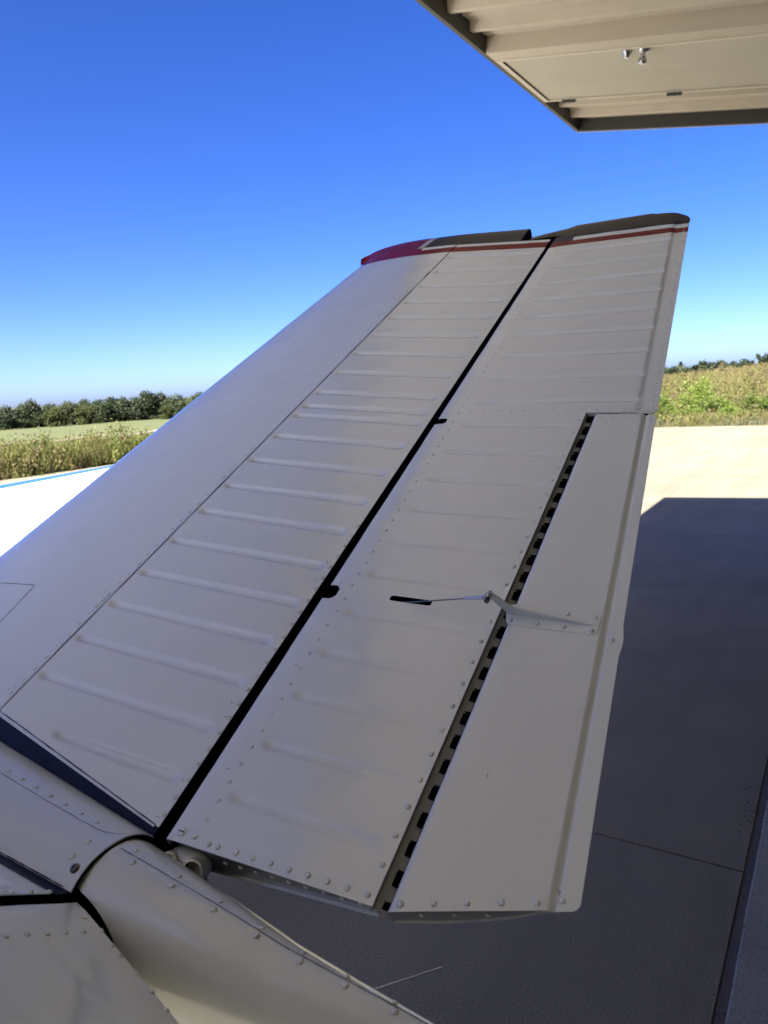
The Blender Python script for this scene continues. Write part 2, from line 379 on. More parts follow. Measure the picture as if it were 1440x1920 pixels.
def lathe(p, ax, prof, n=16):
    p, ax = Vector(p), Vector(ax).normalized(); a = ax.orthogonal().normalized(); b = ax.cross(a); V = []; Fc = []
    for r, h in prof:
        for k in range(n): t = 2 * math.pi * k / n; V.append(p + ax * h + (a * math.cos(t) + b * math.sin(t)) * r)
    for i in range(len(prof) - 1):
        for k in range(n): Fc.append((i * n + k, i * n + (k + 1) % n, (i + 1) * n + (k + 1) % n, (i + 1) * n + k))
    Fc.append(tuple((len(prof) - 1) * n + k for k in range(n))); return V, Fc
V, Fc = lathe(DP(1.79, .885, .004), -dn, [(.030, 0), (.030, .006), (.026, .012), (.019, .030), (.018, .038), (.012, .040)]); mesh_obj('deadbolt', V, Fc, M['steel'], wd, smooth=True, angle=30)
V, Fc = lathe(DP(1.80, .99, .004), -dn, [(.036, 0), (.036, .006), (.030, .014), (.013, .020), (.012, .040), (.017, .044), (.025, .055), (.027, .066), (.024, .078), (.013, .083)]); mesh_obj('door_knob', V, Fc, M['steel'], wd, smooth=True, angle=30)
# upper leaf above it
MB().box((0, 0, 0), (1, 1, 1), T=lambda a, b, c: Vector((DO.x - a * W_, 2.10 - b * 2.0, 4.16 + b * .26 + c * .14))).build('upper_leaf', M['sheet'], door)

# ================================================================== AIRPLANE
air = empty('airplane', (.541, 1.0, 0), 'white V-tailed airplane with navy and red trim, tail in shade under the hangar door', 'airplane')
XC = .541
c33, s33 = math.cos(R(33)), math.sin(R(33))
class Fr:
    """Frame of a tail panel: s outboard along the span, c aft along the chord, h out of the upper skin."""
    def __init__(f, side, inc, O=(.604, .762, 1.319)):
        f.side = side
        f.O = np.array(O, float); f.s = np.array([c33, 0, s33]); n0 = np.array([-s33, 0, c33]); y = np.array([0, 1., 0])
        i = R(inc); A = y * math.cos(i) + n0 * math.sin(i); f.b = -A; f.n = n0 * math.cos(i) - y * math.sin(i)
    def P(f, s, c, h=0.):
        s, c, h = np.broadcast_arrays(np.asarray(s, float), np.asarray(c, float), np.asarray(h, float))
        p = f.O + s[..., None] * f.s + c[..., None] * f.b + h[..., None] * f.n
        if f.side < 0: p = p * np.array([-1, 1, 1]) + np.array([2 * XC, 0, 0])
        return p
    def basis(f):
        k = np.array([f.side, 1, 1]); X = f.s * k; Zn = f.n * k; Yv = np.cross(Zn, X); return Matrix((X, Yv, Zn)).transposed()
def grid_faces(n, mcol, flip=False, off=0, wrap=False):
    i, j = np.meshgrid(np.arange(n - 1), np.arange(mcol - 1), indexing='ij'); a = i * mcol + j + off
    q = np.stack([a, a + mcol, a + mcol + 1, a + 1], -1).reshape(-1, 4)
    return q[:, ::-1] if flip else q
def cJ(s): return -.443 + .1233 * s
def cG(s): return -.015 + .037 * s
def sRoot(c, side=1): return .012 - .172 * c + (0 if side > 0 else .016)
def oil(s, c, seed=0):
    return .00030 * (np.sin(s * 37 + c * 19 + seed) * np.cos(c * 31 - s * 11 + seed * 2) + .6 * np.sin(s * 71 - c * 53 + seed))
def bead(s, c, s0, cA, cB, w, dep, rampA=.016, rampB=.014, roundB=True):
    w = w * (.74 + .34 * np.clip((c - cA) / (cB - cA), 0, 1)); x = np.clip(np.abs(s - s0) / w, 0, 1); prof = 1 - sstep(.22, 1, x)
    e = sstep(cA - .002, cA + rampA, c) * (sstep(cB + .004, cB - rampB, c) if roundB else 1)
    return -dep * prof * e
STAB_B = [.083, .167, .252, .334, .416, .503, .590, .671, .756, .840, .917, .954, 1.008, 1.091, 1.174, 1.257, 1.342, 1.421, 1.504, 1.586, 1.669]
ELEV_UB = [.989, 1.073, 1.157, 1.243, 1.323, 1.404, 1.485, 1.567, 1.651]
ELEV_LB = [.083, .167, .251, .332, .415, .499, .579, .662, .745, .826, .912]
def stab_h(s, c):
    h = oil(s, c)
    for k, s0 in enumerate(STAB_B):
        cA = -.290 if k == 0 else cJ(s0) + .008
        h = h + bead(s, c, s0, cA, cG(s0) - .018, .0112, .0043)
    # lap at the joint
    h = h - .0018 * sstep(.0022, .0006, c - cJ(s))
    return h
def ce0(s): return -.0045 + .0335 * s
def cte(s): return .467 - .0793 * (s - .9516)
def cH(s): return .3235 + .018 * s
SCUT = .9478
def eth(s, c):
    full = cte(s); return np.maximum((.092 - .030 * s) * np.clip(1 - c / full, 0, 1) ** 1.15, .0028)
NOSE = .011
def capsule(s, c, s0, c0, c1, r):
    d = np.hypot(s - s0, c - np.clip(c, c0, c1)); return d < r
def elev_top(s, c, cut):
    h = oil(s, c, 3)
    for s0 in ELEV_UB: h = h + bead(s, c, s0, .0775 + .011 + .012 * (s0 - .99), cte(s0) - .036, .0085, .0042, rampA=.03)
    for k, s0 in enumerate(ELEV_LB): h = h + bead(s, c, s0, .060 + .033 * s0, .312 + .012 * s0, .0115, .0034 if k > 6 else .0018, rampA=.022, rampB=.04)
    x = np.clip((c - ce0(s)) / NOSE, 0, 1); th = eth(s, c)
    h = h - (th * .5) * (1 - np.sqrt(np.clip(1 - (1 - x) ** 2, 0, 1))) - .0035 * np.clip(1 - (c - ce0(s)) / .042, 0, 1) ** 2
    rid = cte(s) - .036
    up = (s > SCUT)
    h = np.where(up, h - .0034 * sstep(rid - .004, rid + .008, c), h)
    return h
def rows(a, b, step, dense=()):
    base = list(np.arange(a, b, step)) + [b]
    for (x0, x1, st) in dense:
        base = [q for q in base if not (x0 <= q <= x1)] + list(np.arange(x0, x1, st))
    return np.array(sorted(base))

def rivet_mesh(r=.0033, h=.0022, n=10):
    V = []; Fc = []
    for (rr, hh) in ((1.22, .0), (1.0, .10), (.90, .55), (.62, .88), (.25, 1.0)):
        for k in range(n): t = 2 * math.pi * k / n; V.append((r * rr * math.cos(t), r * rr * math.sin(t), h * hh))
    for i in range(4):
        for k in range(n): Fc.append((i * n + k, i * n + (k + 1) % n, (i + 1) * n + (k + 1) % n, (i + 1) * n + k))
    Fc.append(tuple(4 * n + k for k in range(n)))
    me = bpy.data.meshes.new('rivet'); me.from_pydata(V, [], Fc); me.materials.append(M['white']); me.polygons.foreach_set('use_smooth', [True] * len(me.polygons)); me.materials.append(M['ring_shade']); me.polygons.foreach_set('material_index', [1] * n + [0] * (len(Fc) - n)); me.update()
    return me, V, Fc
RM, RV, RF = rivet_mesh()
RM2, RV2, RF2 = rivet_mesh(.0027, .0014, 8)
def put_rivet(P, B, parent, me=None, sc=1.):
    o = bpy.data.objects.new('rivet', me or RM); COL.objects.link(o)
    o.matrix_world = Matrix.Translation(Vector(P)) @ B.to_4x4() @ Matrix.Rotation(random.random() * 6, 4, 'Z') @ Matrix.Diagonal((sc, sc, sc * random.uniform(.8, 1.1), 1))
    o.parent = parent; return o
def joined_rivets(name, pts, B, parent, r=.0023, h=.0012, n=7, label=None):
    V = []; Fc = []
    base = []
    for (rr, hh) in ((1.0, -.1), (.92, .5), (.5, .95)):
        for k in range(n): t = 2 * math.pi * k / n; base.append(Vector((r * rr * math.cos(t), r * rr * math.sin(t), h * hh)))
    fl = [(i * n + k, i * n + (k + 1) % n, (i + 1) * n + (k + 1) % n, (i + 1) * n + k) for i in range(2) for k in range(n)] + [tuple(2 * n + k for k in range(n))]
    for p in pts:
        k0 = len(V); V += [Vector(p) + B @ q for q in base]; Fc += [tuple(i + k0 for i in f) for f in fl]
    return mesh_obj(name, V, Fc, M['white'], parent, smooth=True, kind='stuff', label=label)
def ribbon(name, pts, nrms, w, m, parent, lift=.0004):
    pts = [Vector(p) for p in pts]; V = []; Fc = []
    for i, p in enumerate(pts):
        d = (pts[min(i + 1, len(pts) - 1)] - pts[max(i - 1, 0)]).normalized(); nn = Vector(nrms[i] if isinstance(nrms, list) else nrms).normalized()
        sd_ = d.cross(nn).normalized(); ww = w * random.uniform(.6, 1.25)
        V += [p + sd_ * ww / 2 + nn * lift, p - sd_ * ww / 2 + nn * lift]
    for i in range(len(pts) - 1): Fc.append((2 * i, 2 * i + 1, 2 * i + 3, 2 * i + 2))
    return mesh_obj(name, V, Fc, m, parent)

def yt(x, h0):
    f = lambda x: .2969 * np.sqrt(np.maximum(x, 0)) - .126 * x - .3516 * x ** 2 + .2843 * x ** 3 - .1036 * x ** 4
    return h0 * f(x) / f(.3)
def Lf(s): return .516 - .114 * s
def le_h(s, u):
    h0 = .058 - .013 * s
    return yt(.3 * (1 - u / Lf(s)), h0) - h0 - math.tan(R(2)) * u
def build_tail(side, inc_e):
    st = Fr(side, 5.82); el = Fr(side, inc_e); B = st.basis(); BE = el.basis(); main = side > 0
    stp = .0028 if main else .008; flip = side > 0
    lab = 'far ' if main else 'near '
    # ---- ribbed skin of the stabilizer
    sv = rows(.0, 1.7445, stp); u = np.concatenate([np.linspace(0, .10, 16, endpoint=False), np.linspace(.10, .86, 34, endpoint=False), np.linspace(.86, 1, 16)])
    V2 = []
    Sg = np.repeat(sv[:, None], len(u), 1); C0 = cJ(Sg) ; C1 = cG(Sg); Cg = C0 + (C1 - C0) * u[None]
    Sg = np.maximum(Sg, sRoot(Cg, side))                                   # trimmed along the root
    H = stab_h(Sg, Cg)
    P = st.P(Sg, Cg, H).reshape(-1, 3); n, mc = Sg.shape; F1 = grid_faces(n, mc, flip).tolist()
    uv = np.stack([Sg, Cg], -1).reshape(-1, 2)
    # rear lip and rear spar face
    lip = st.P(Sg[:, -1], Cg[:, -1], -.0012); k0 = len(P); P = np.vstack([P, lip]); uv = np.vstack([uv, np.stack([Sg[:, -1], Cg[:, -1]], -1)])
    F1 += [(i * mc + mc - 1, k0 + i, k0 + i + 1, (i + 1) * mc + mc - 1) for i in range(n - 1)]
    skin = mesh_obj('stabilizer_skin', P, F1, M['stab'], air, smooth=True, angle=40, uv=uv, label='ribbed rear skin of the tailplane with pressed beads' if main else None)
    if main: bead_tint(skin, Sg, Cg, [(s0, (-.285 if k == 0 else cJ(s0) + .016), .55 if k < 12 else .25) for k, s0 in enumerate(STAB_B)])
    # ---- leading edge skin and underside
    sv2 = rows(.0, 1.7445, .012 if main else .03); tt = np.linspace(0, 1, 60) ** .8
    tt = 1 - (1 - np.linspace(0, 1, 60)) ** 1.6
    Sg = np.repeat(sv2[:, None], 60, 1); Ug = Lf(Sg) * tt[None]; Hh = le_h(Sg, Ug) + .0009 + oil(Sg, -Ug, 5) * .8; Cg = cJ(Sg) - Ug + .0004
    Sg2 = np.maximum(Sg, sRoot(np.maximum(Cg, -.95), side))
    top = st.P(Sg2, Cg, Hh); uvt = np.stack([Sg2, Cg], -1)
    # lower side mirrored about the chord line
    hch = -(.058 - .013 * Sg) - math.tan(R(2)) * (cG(Sg) * 0 + (cJ(Sg) - Cg)) ; Hl = 2 * hch - (Hh - .0009)
    low = st.P(Sg2, Cg, Hl)[:, ::-1]; allp = np.concatenate([top, low[:, 1:]], 1); uva = np.concatenate([uvt, uvt[:, ::-1][:, 1:]], 1)
    n, mc = allp.shape[:2]
    le = mesh_obj('leading_edge_skin', allp.reshape(-1, 3), grid_faces(n, mc, not flip).tolist(), M['stab'], air, smooth=True, angle=40, uv=uva.reshape(-1, 2))
    # underside rear + rear spar (black: shade of the gap put into its colour)
    s3 = np.array([0.03, .5, 1.0, 1.7445]); h0 = .058 - .013 * s3
    a = st.P(s3, cJ(s3), -2 * h0); b = st.P(s3, cG(s3) - .002, -1.35 * h0); c = st.P(s3, cG(s3) - .002, -.0013 + 0 * s3)
    Vv = np.concatenate([a, b, c]); Ff = [(i, i + 1, 5 + i, 4 + i) for i in range(3)]; mesh_obj('lower_skin', Vv, Ff, M['white'], air)
    mesh_obj('rear_spar', Vv, [(4 + i, 5 + i, 9 + i, 8 + i) for i in range(3)], M['black'], air)
    sg = np.linspace(-.045, 1.742, 12)
    mesh_obj('gap_shade', np.concatenate([st.P(sg, cG(sg) - .012, -.020), st.P(sg, ce0(sg) + .016, -.026)]), [(i, i + 1, 13 + i, 12 + i) for i in range(11)], M['black'], air)  # added black strip standing in for the deep shade of the hinge gap
    # ---- tip fairing: continues the section outboard, rounding down, blunt at the rear
    cc = np.concatenate([np.linspace(-.035, -.23, 16), -.23 - .335 * (1 - (1 - np.linspace(0, 1, 34)[1:]) ** 1.7)])
    qq = np.linspace(0, 1, 16); Vt = []; UVt = []
    for cv in cc:
        frac = np.clip((cv + .565) / .22, 0, 1); wid = .012 + .072 * math.sqrt(max(0, 1 - (1 - frac) ** 2)) ; wid += .012 * np.clip((cv + .3) / .26, 0, 1)
        uu = max(0., cJ(1.7445) - cv); ht = float(le_h(1.7445, uu)) if uu > 0 else 0.
        hc = -(.058 - .013 * 1.7445) - math.tan(R(2)) * uu; half = max(.001, ht - hc)
        for q in qq:
            a_ = q * math.pi; Vt.append(st.P(1.7455 + wid * math.sin(a_) ** .8 if 0 < q < 1 else 1.7455, cv, hc + half * math.copysign(abs(math.cos(a_)) ** .62, math.cos(a_)) + (.010 * sstep(0, .5, q) * sstep(1, .5, q)) * 1.0)); UVt.append((1.7445 + wid * math.sin(a_), cv))
    n, mc = len(cc), 16; Ft = grid_faces(n, mc, flip).tolist(); mi = [0] * len(Ft); Ft.append(tuple(range(16))); mi.append(1)  # rear face black: shadow in the slot put into the colour
    mesh_obj('tip_fairing', Vt, Ft, None, air, smooth=True, angle=50, uv=UVt, mi=mi, mats=[M['tip'], M['black']], label='navy and red tip cap of the tailplane' if main else None)
    # ---- elevator
    if main: sv = rows(.002, 1.7455, .0028, [(.436, .468, .0009), (.912, .938, .0011)])
    else: sv = rows(.002, 1.7455, .010)
    sv = np.concatenate([sv[sv < SCUT - .0005], [SCUT, SCUT + .00005], sv[sv > SCUT + .0006]])
    nc = 120 if main else 40
    u = np.concatenate([1 - np.cos(np.linspace(0, math.pi / 2, 16, endpoint=False)), [1.]]) if 0 else None
    nose_u = NOSE * (1 - np.cos(np.linspace(0, math.pi / 2, 12)))
    Sg = np.repeat(sv[:, None], 12 + nc, 1); Cg = np.zeros_like(Sg)
    for i, s_ in enumerate(sv):
        c0 = ce0(s_); c1 = cH(s_) if s_ <= SCUT else cte(s_)
        # common columns up to the hinge line, then the rest compressed behind it
        Cg[i] = np.concatenate([c0 + nose_u, np.linspace(c0 + NOSE, cH(s_), nc - 23)[1:], np.linspace(cH(s_), c1, 25)[1:]])
    # trim along the root edge, round the outer corners
    Sg = np.maximum(Sg, .0055 + .0375 * Cg)
    # round the rear inner corner of the outer part and the rear outer corner of the cut
    upm = Sg > SCUT; dte = cte(Sg) - Cg; rr = .012
    push = upm & (dte < rr); lo = SCUT + rr - np.sqrt(np.clip(rr ** 2 - (rr - dte) ** 2, 0, None)); Sg = np.where(push, np.maximum(Sg, lo), Sg)
    H = elev_top(Sg, Cg, None)
    cut = np.zeros_like(H, bool)
    if main:
        cut |= capsule(Sg, Cg, .455, .150, .2135, .0046)
        cut |= capsule(Sg, Cg, .9245, .03, .0500, .0088) | capsule(Sg, Cg, .452, .010, .0290, .0145)
    Hc = np.where(cut, H - .03, H)
    P = el.P(Sg, Cg, Hc).reshape(-1, 3); n, mc = Sg.shape; uv = np.stack([Sg, Cg], -1).reshape(-1, 2)
    F1 = grid_faces(n, mc, flip); cf = cut.ravel()
    mi = cf[F1].any(1).astype(int).tolist(); F1 = F1.tolist()
    Hb = -eth(Sg, Cg); x = np.clip((Cg - ce0(Sg)) / NOSE, 0, 1); Hb = Hb + (-Hb * .5) * (1 - np.sqrt(np.clip(1 - (1 - x) ** 2, 0, 1)))
    Hb = np.where(Sg > SCUT, np.minimum(Hb, -.0034 * sstep(cte(Sg) - .04, cte(Sg) - .028, Cg) - .0022), Hb)
    sel = np.unique(np.concatenate([np.arange(0, n, 8), [n - 1], np.where(np.abs(sv - SCUT) < .0002)[0]]))
    Pb = el.P(Sg[sel], Cg[sel], Hb[sel]); nb = len(sel); k0 = len(P)
    P = np.vstack([P, Pb.reshape(-1, 3)]); uv = np.vstack([uv, np.stack([Sg[sel], Cg[sel]], -1).reshape(-1, 2)])
    Fb = grid_faces(nb, mc, not flip, k0).tolist(); F1 += Fb; mi += [0] * len(Fb)
    # rear closure and tip closure
    for a_, b_ in zip(sel[:-1], sel[1:]):
        ia, ib = list(sel).index(a_), list(sel).index(b_)
        ring = [i * mc + mc - 1 for i in range(a_, b_ + 1)] + [k0 + ib * mc + mc - 1, k0 + ia * mc + mc - 1]
        F1.append(tuple(ring)); mi.append(0)
    elv = mesh_obj('elevator', P, F1, None, air, smooth=True, angle=35, uv=uv, mi=mi, mats=[M['elev'], M['black']], label='far elevator with pressed beads and cutouts' if main else 'near elevator, trailing edge down')
    if main: bead_tint(elv, Sg, Cg, [(s0, .068 + .033 * s0, .38 if s0 < .5 else .1) for s0 in ELEV_LB])
    # recessed root rib
    crib = np.linspace(.012, float(cH(0)) - .001, 30); srib = .0055 + .0375 * crib + .004
    tp = el.P(srib, crib, -.0006 - np.where(crib < NOSE, .02 * (1 - crib / NOSE), 0)); bt = el.P(srib, crib, -eth(srib, crib) + .0006 + np.where(crib < NOSE, .02 * (1 - crib / NOSE), 0))
    mesh_obj('root_rib', np.concatenate([tp, bt]), [(i, i + 1, 31 + i, 30 + i) for i in range(29)], M['inner'], air)
    # ---- elevator tip cap with the horn
    Vt = []; UVt = []
    cl = np.concatenate([np.linspace(-.010, .06, 8)[:-1], np.linspace(.06, .30, 12)[:-1], .30 + .105 * np.sin(np.linspace(0, math.pi / 2, 12))])
    for cv in cl:
        s0 = 1.7455 if cv > .062 else 1.752 + .0 * cv
        if cv < .10: out = .030 + .040 * math.sin(math.pi / 2 * np.clip((cv + .014) / .114, 0, 1))
        else: out = .084 - .006 * (cv - .1) / .2
        if cv > .30: out = .070 * math.sqrt(max(0, 1 - ((cv - .30) / .1052) ** 2)) + .001
        th = float(eth(1.7455, max(cv, .03)))
        if cv < .05: th *= .55 + .45 * (cv + .01) / .06
        for q in np.linspace(0, 1, 13):
            a_ = q * math.pi; s_ = s0 + max(out - (s0 - 1.7455), .001) * math.sin(a_) ** .9 if 0 < q < 1 else s0
            dr_ = .0034 * float(sstep(cte(1.7455) - .040, cte(1.7455) - .029, cv)); Vt.append(el.P(s_, cv, -dr_ * (1 if q < .5 else .6) - th / 2 + th / 2 * math.copysign(abs(math.cos(a_)) ** .7, math.cos(a_)))); UVt.append((s_, cv))
    Ft = grid_faces(len(cl), 13, flip).tolist(); Ft.append(tuple(range(13)))
    mesh_obj('elevator_tip', Vt, Ft, M['navytip'], air, smooth=True, angle=50, label='navy elevator tip with balance horn')
    # ---- trim tab
    tb = Fr(side, inc_e)
    def cT(s): return .3410 + .0165 * s
    svt = rows(.0, .9425, .006 if main else .02)
    kk = 60; Sg = np.repeat(svt[:, None], kk, 1); Cg = np.zeros_like(Sg)
    for i, s_ in enumerate(svt):
        a_, b_ = cT(s_), cte(s_)
        Cg[i] = np.concatenate([a_ + .008 * (1 - np.cos(np.linspace(0, math.pi / 2, 8))), np.linspace(a_ + .008, b_ - .032, 16)[1:], np.linspace(b_ - .032, b_ - .010, 26)[1:], np.linspace(b_ - .010, b_, 13)[1:]])[:kk]
    dte = cte(Sg) - Cg
    lo = .0175 + .335 * (Cg - .3420); rr = .008
    lo = lo + np.where(dte < rr, rr - np.sqrt(np.clip(rr ** 2 - (rr - dte) ** 2, 0, None)), 0)
    hi = .9425 - np.where(dte < rr, rr - np.sqrt(np.clip(rr ** 2 - (rr - dte) ** 2, 0, None)), 0)
    Sg = lo + (Sg - 0) / .9425 * (hi - lo)
    x = np.clip((Cg - cT(Sg)) / .008, 0, 1)
    bump_te = .0028 * sstep(.03, .0, np.abs(Sg - .436)) * sstep(.010, .0, dte)
    H = oil(Sg, Cg, 8) * .8 - .008 * (1 - np.sqrt(np.clip(1 - (1 - x) ** 2, 0, 1))) - .0042 * sstep(cte(Sg) - .0265, cte(Sg) - .0165, Cg) + .0012 * sstep(cte(Sg) - .0165, cte(Sg) - .012, Cg)
    Cp = Cg + bump_te
    tth = (.034 - .012 * Sg) * np.clip(1 - ((Cg - .385 + .0 * Sg) / .132) ** 2, .0, 1) ** .8
    tth = np.maximum(tth, .0062); tth = np.where(dte < .018, -H + .0018, tth)
    P = np.concatenate([tb.P(Sg, Cp, H).reshape(-1, 3), tb.P(Sg, Cp, -tth).reshape(-1, 3)]); n, mc = Sg.shape; k0 = n * mc
    F1 = grid_faces(n, mc, flip).tolist() + grid_faces(n, mc, not flip, k0).tolist()
    F1 += [(i * mc, (i + 1) * mc, k0 + (i + 1) * mc, k0 + i * mc) for i in range(n - 1)] + [(i * mc + mc - 1, k0 + i * mc + mc - 1, k0 + (i + 1) * mc + mc - 1, (i + 1) * mc + mc - 1) for i in range(n - 1)]
    F1 += [((n - 1) * mc + j, (n - 1) * mc + j + 1, k0 + (n - 1) * mc + j + 1, k0 + (n - 1) * mc + j) for j in range(mc - 1)]
    tab = mesh_obj('trim_tab', P, F1, M['white'], air, smooth=True, angle=35, label='trim tab with horn bracket' if main else None)
    rb = np.arange(1, mc - 14); i0 = 0
    tp = tb.P(Sg[0, rb] + .003, Cg[0, rb], H[0, rb] - .0006); bt = tb.P(Sg[0, rb] + .003, Cg[0, rb], -tth[0, rb] + .0006); L = len(rb)
    mesh_obj('tab_root_rib', np.concatenate([tp, bt]), [(i, i + 1, L + i + 1, L + i) for i in range(L - 1)], M['inner'], air)
    # ---- piano hinge
    hb = MB(); T = lambda s, c, h: tb.P(s, c, h)
    def strip(s0, s1, c0f, c1f, h0, h1, mi=0, nn=24):
        ss = np.linspace(s0, s1, nn); a_ = T(ss, c0f(ss), h0); b_ = T(ss, c1f(ss), h1)
        hb.add(np.concatenate([a_, b_]), [(i, i + 1, nn + i + 1, nn + i) for i in range(nn - 1)], mi)
    strip(.013, SCUT, lambda s: cH(s) + 0, lambda s: cH(s) + .0004, -.0015, -.0040)
    strip(.0175, SCUT, lambda s: cH(s) + .0005, lambda s: .3325 + .011 * s, -.0040, -.0062)
    pitch = .0366; k = -1
    s_ = .0275 - pitch
    while s_ < .937:
        s1 = min(.937, s_ + .0195)
        if s1 > .0: strip(max(.0190, s_), s1, lambda s: .3325 + .011 * s, lambda s: .3400 + .0145 * s, -.0062, -.0075, 0, 2)
        q = s_ + .0195
        for sa in ((s_, s1) if s_ > .02 else ()): hb.box((0, 0, 0), (1, 1, 1), 1, T=lambda a, b, c, sa=sa: T(sa - .0005 + .0010 * a, .3350 + .013 * sa + .0085 * b, -.0065 + .0055 * c))
        s_ += pitch
    hinge = hb.build('piano_hinge', None, air, mats=[M['hinge'], M['black']])
    mesh_obj('hinge_spar', np.concatenate([T(np.array([.022, SCUT]), np.array([.318, .335]), -.016), T(np.array([.022, SCUT]), np.array([.347, .362]), -.014)]), [(0, 1, 3, 2)], M['black'], air)  # black backing: paints in the dark void behind the hinge slots
    mesh_obj('tab_gap_shade', T(np.array([.935, .956, .956, .935]), np.array([.325, .325, .452, .452]), np.array([-.010, -.010, -.0048, -.0048])), [(0, 1, 2, 3)], M['black'], air)  # added black sheet that paints in the shade of the tab gap
    # ---- rivets
    def rv(fr, B_, par, pts, hf=None, me=None, sc=1.):
        for (a_, b_) in pts:
            h = float(hf(np.array(a_), np.array(b_))) if hf else 0.
            put_rivet(fr.P(a_, b_, h - .0001), B_, par, me, sc)
    eh = lambda a_, b_: elev_top(a_, b_, None); lh = lambda a_, b_: le_h(a_, cJ(a_) - b_) + .0009
    ER = [(s_, .0492 + .029 * s_) for s_ in list(.045 + .02795 * np.arange(8)) + list(.268 + .0288 * np.arange(7)) + list(.4697 + .02655 * np.arange(18))]
    if main:
        JR = [.1218, .1486, .1735, .1998, .2262, .2527, .2777, .3037, .3207, .3363, .3508, .3812, .4073, .4326, .4574, .4833, .509, .5317, .558, .5834, .6085, .6365, .6677, .6927, .7177, .7431, .7678, .7915]
        rv(st, B, le, [(s_, cJ(s_) - .0085) for s_ in JR], lh)
        HRv = list(.0327 + .0262 * np.arange(23)); HRv = [s_ for s_ in HRv]
        rv(st, B, skin, [(s_, cG(s_) - .0042) for s_ in HRv])
        rv(el, BE, elv, ER, eh, RM, .92)
        rv(el, BE, elv, [(.4342, .0352), (.4744, .0378)], eh, RM, .85)
        RRv = [(.0181, .0486 + .0)] + [(.0125 + .042 * c_, c_) for c_ in (.0755, .0903, .1208, .1473, .1752, .2033, .2306, .2581, .286, .3136)]
        rv(el, BE, elv, [(a_ + .002, b_) for a_, b_ in RRv], eh, RM, 1.08)
        rv(el, BE, elv, [(s_, .3150 + .0175 * s_) for s_ in .0634 + .0372 * np.arange(14)], eh, RM, 1.08)
        rv(el, BE, elv, [(s_, .3150 + .0185 * s_) for s_ in .5795 + .0345 * np.arange(11)], eh, RM, .9)
        rv(tb, BE, tab, [(.0301, .355), (.0429, .3918), (.0545, .4275), (.0667, .4632), (.0784, .4993), (.0895, .5235)], lambda a_, b_: np.where(b_ > .51, -.0034, 0.), RM, 1.18)
        rv(tb, BE, tab, [(.4359, cte(.4359) - .0085)], lambda a_, b_: -.003, RM, 1.0)
        # small ones past the middle, joined
        pj = [st.P(s_, cJ(s_) - .0085, lh(np.array(s_), cJ(s_) - .0085)) for s_ in np.arange(.818, 1.0, .0252)]
        pj += [st.P(s_, cc_, float(le_h(s_, cJ(s_) - cc_)) + .0008) for s_ in (.342, .646, .955, 1.262, 1.57) for cc_ in np.arange(cJ(s_) - .012, cJ(s_) - Lf(s_) * .8, -.024)]
        joined_rivets('flush_rivets', pj, B, le, .0016, .0005)
        pj = [st.P(s_, cG(s_) - .0042, 0) for s_ in list(np.arange(.64, .92, .0262)) + [.9233, .943]]
        joined_rivets('flush_rivets', pj, B, skin, .0020, .0007)
        pe = [el.P(s_, .0492 + .029 * s_, 0) for s_ in np.arange(.9517, 1.68, .0243)]
        pe += [el.P(a_, b_, float(eh(np.array(a_), np.array(b_)))) for a_, b_ in [(.9097, .0525), (.9405, .0526)]]
        pe += [el.P(.9565, c_, 0) for c_ in list(np.arange(.103, .34, .0287)) + list(np.arange(.358, .45, .0252))]
        pe += [el.P(s_, cte(s_) - .0095, -.0035) for s_ in np.arange(.963, 1.745, .0197)]
        joined_rivets('small_rivets', pe, BE, elv, .0025, .0015)
        joined_rivets('small_rivets', [tb.P(.9352, c_, 0) for c_ in (.371, .3935, .417, .4405)] + [tb.P(.9275, .4605, -.003)], BE, tab, .0026, .0014)
        joined_rivets('rib_rivets', [el.P(.0093 + .0375 * c_, c_, -float(eth(.01, c_)) * .5) for c_ in np.arange(.085, .31, .0268)], BE @ Matrix.Rotation(R(-90), 3, 'Y'), elv, .0032, .0018)
        joined_rivets('rib_rivets', [tb.P(.019 + .335 * (c_ - .3466) + .0024, c_, -.016) for c_ in (.376, .412, .447)], BE @ Matrix.Rotation(R(-90), 3, 'Y'), tab, .0032, .0018)
        V = []; Fc = []; gq = np.random.default_rng(3)
        for (fr_, s_, c_, h_) in [(st, .0327 - .006, cG(.03) - .006, 0), (st, .085, cG(.08) - .012, 0), (st, .19, cG(.19) - .013, 0), (st, .216, cG(.2) - .011, 0), (el, .115, .036, 0), (el, .30, .044, 0), (st, .1218, cJ(.12) - .017, .001), (st, .135, cJ(.13) - .012, .001), (st, .351, cJ(.35) - .018, .001), (st, .47, cG(.47) - .011, 0), (st, .51, cG(.5) - .012, 0), (tb, .094, .5195, -.003), (el, .62, .2, 0), (tb, .2, .40, 0)]:
            a_ = gq.random() * 6; x, y = s_, c_; P_ = []
            for q in range(5): P_.append((x, y)); a_ += gq.normal() * .9; x += .0022 * math.cos(a_); y += .0022 * math.sin(a_)
            for q in range(4):
                (x0, y0), (x1, y1) = P_[q], P_[q + 1]; k0 = len(V); d_ = math.hypot(x1 - x0, y1 - y0); nx, ny = -(y1 - y0) / d_ * .0003, (x1 - x0) / d_ * .0003
                for (a1, b1) in ((x0 - nx, y0 - ny), (x0 + nx, y0 + ny), (x1 + nx, y1 + ny), (x1 - nx, y1 - ny)): V.append(fr_.P(a1, b1, h_ + .0006))
                Fc.append((k0, k0 + 1, k0 + 2, k0 + 3))
        mesh_obj('paint_cracks', V, Fc, M['seam'], air, kind='stuff')
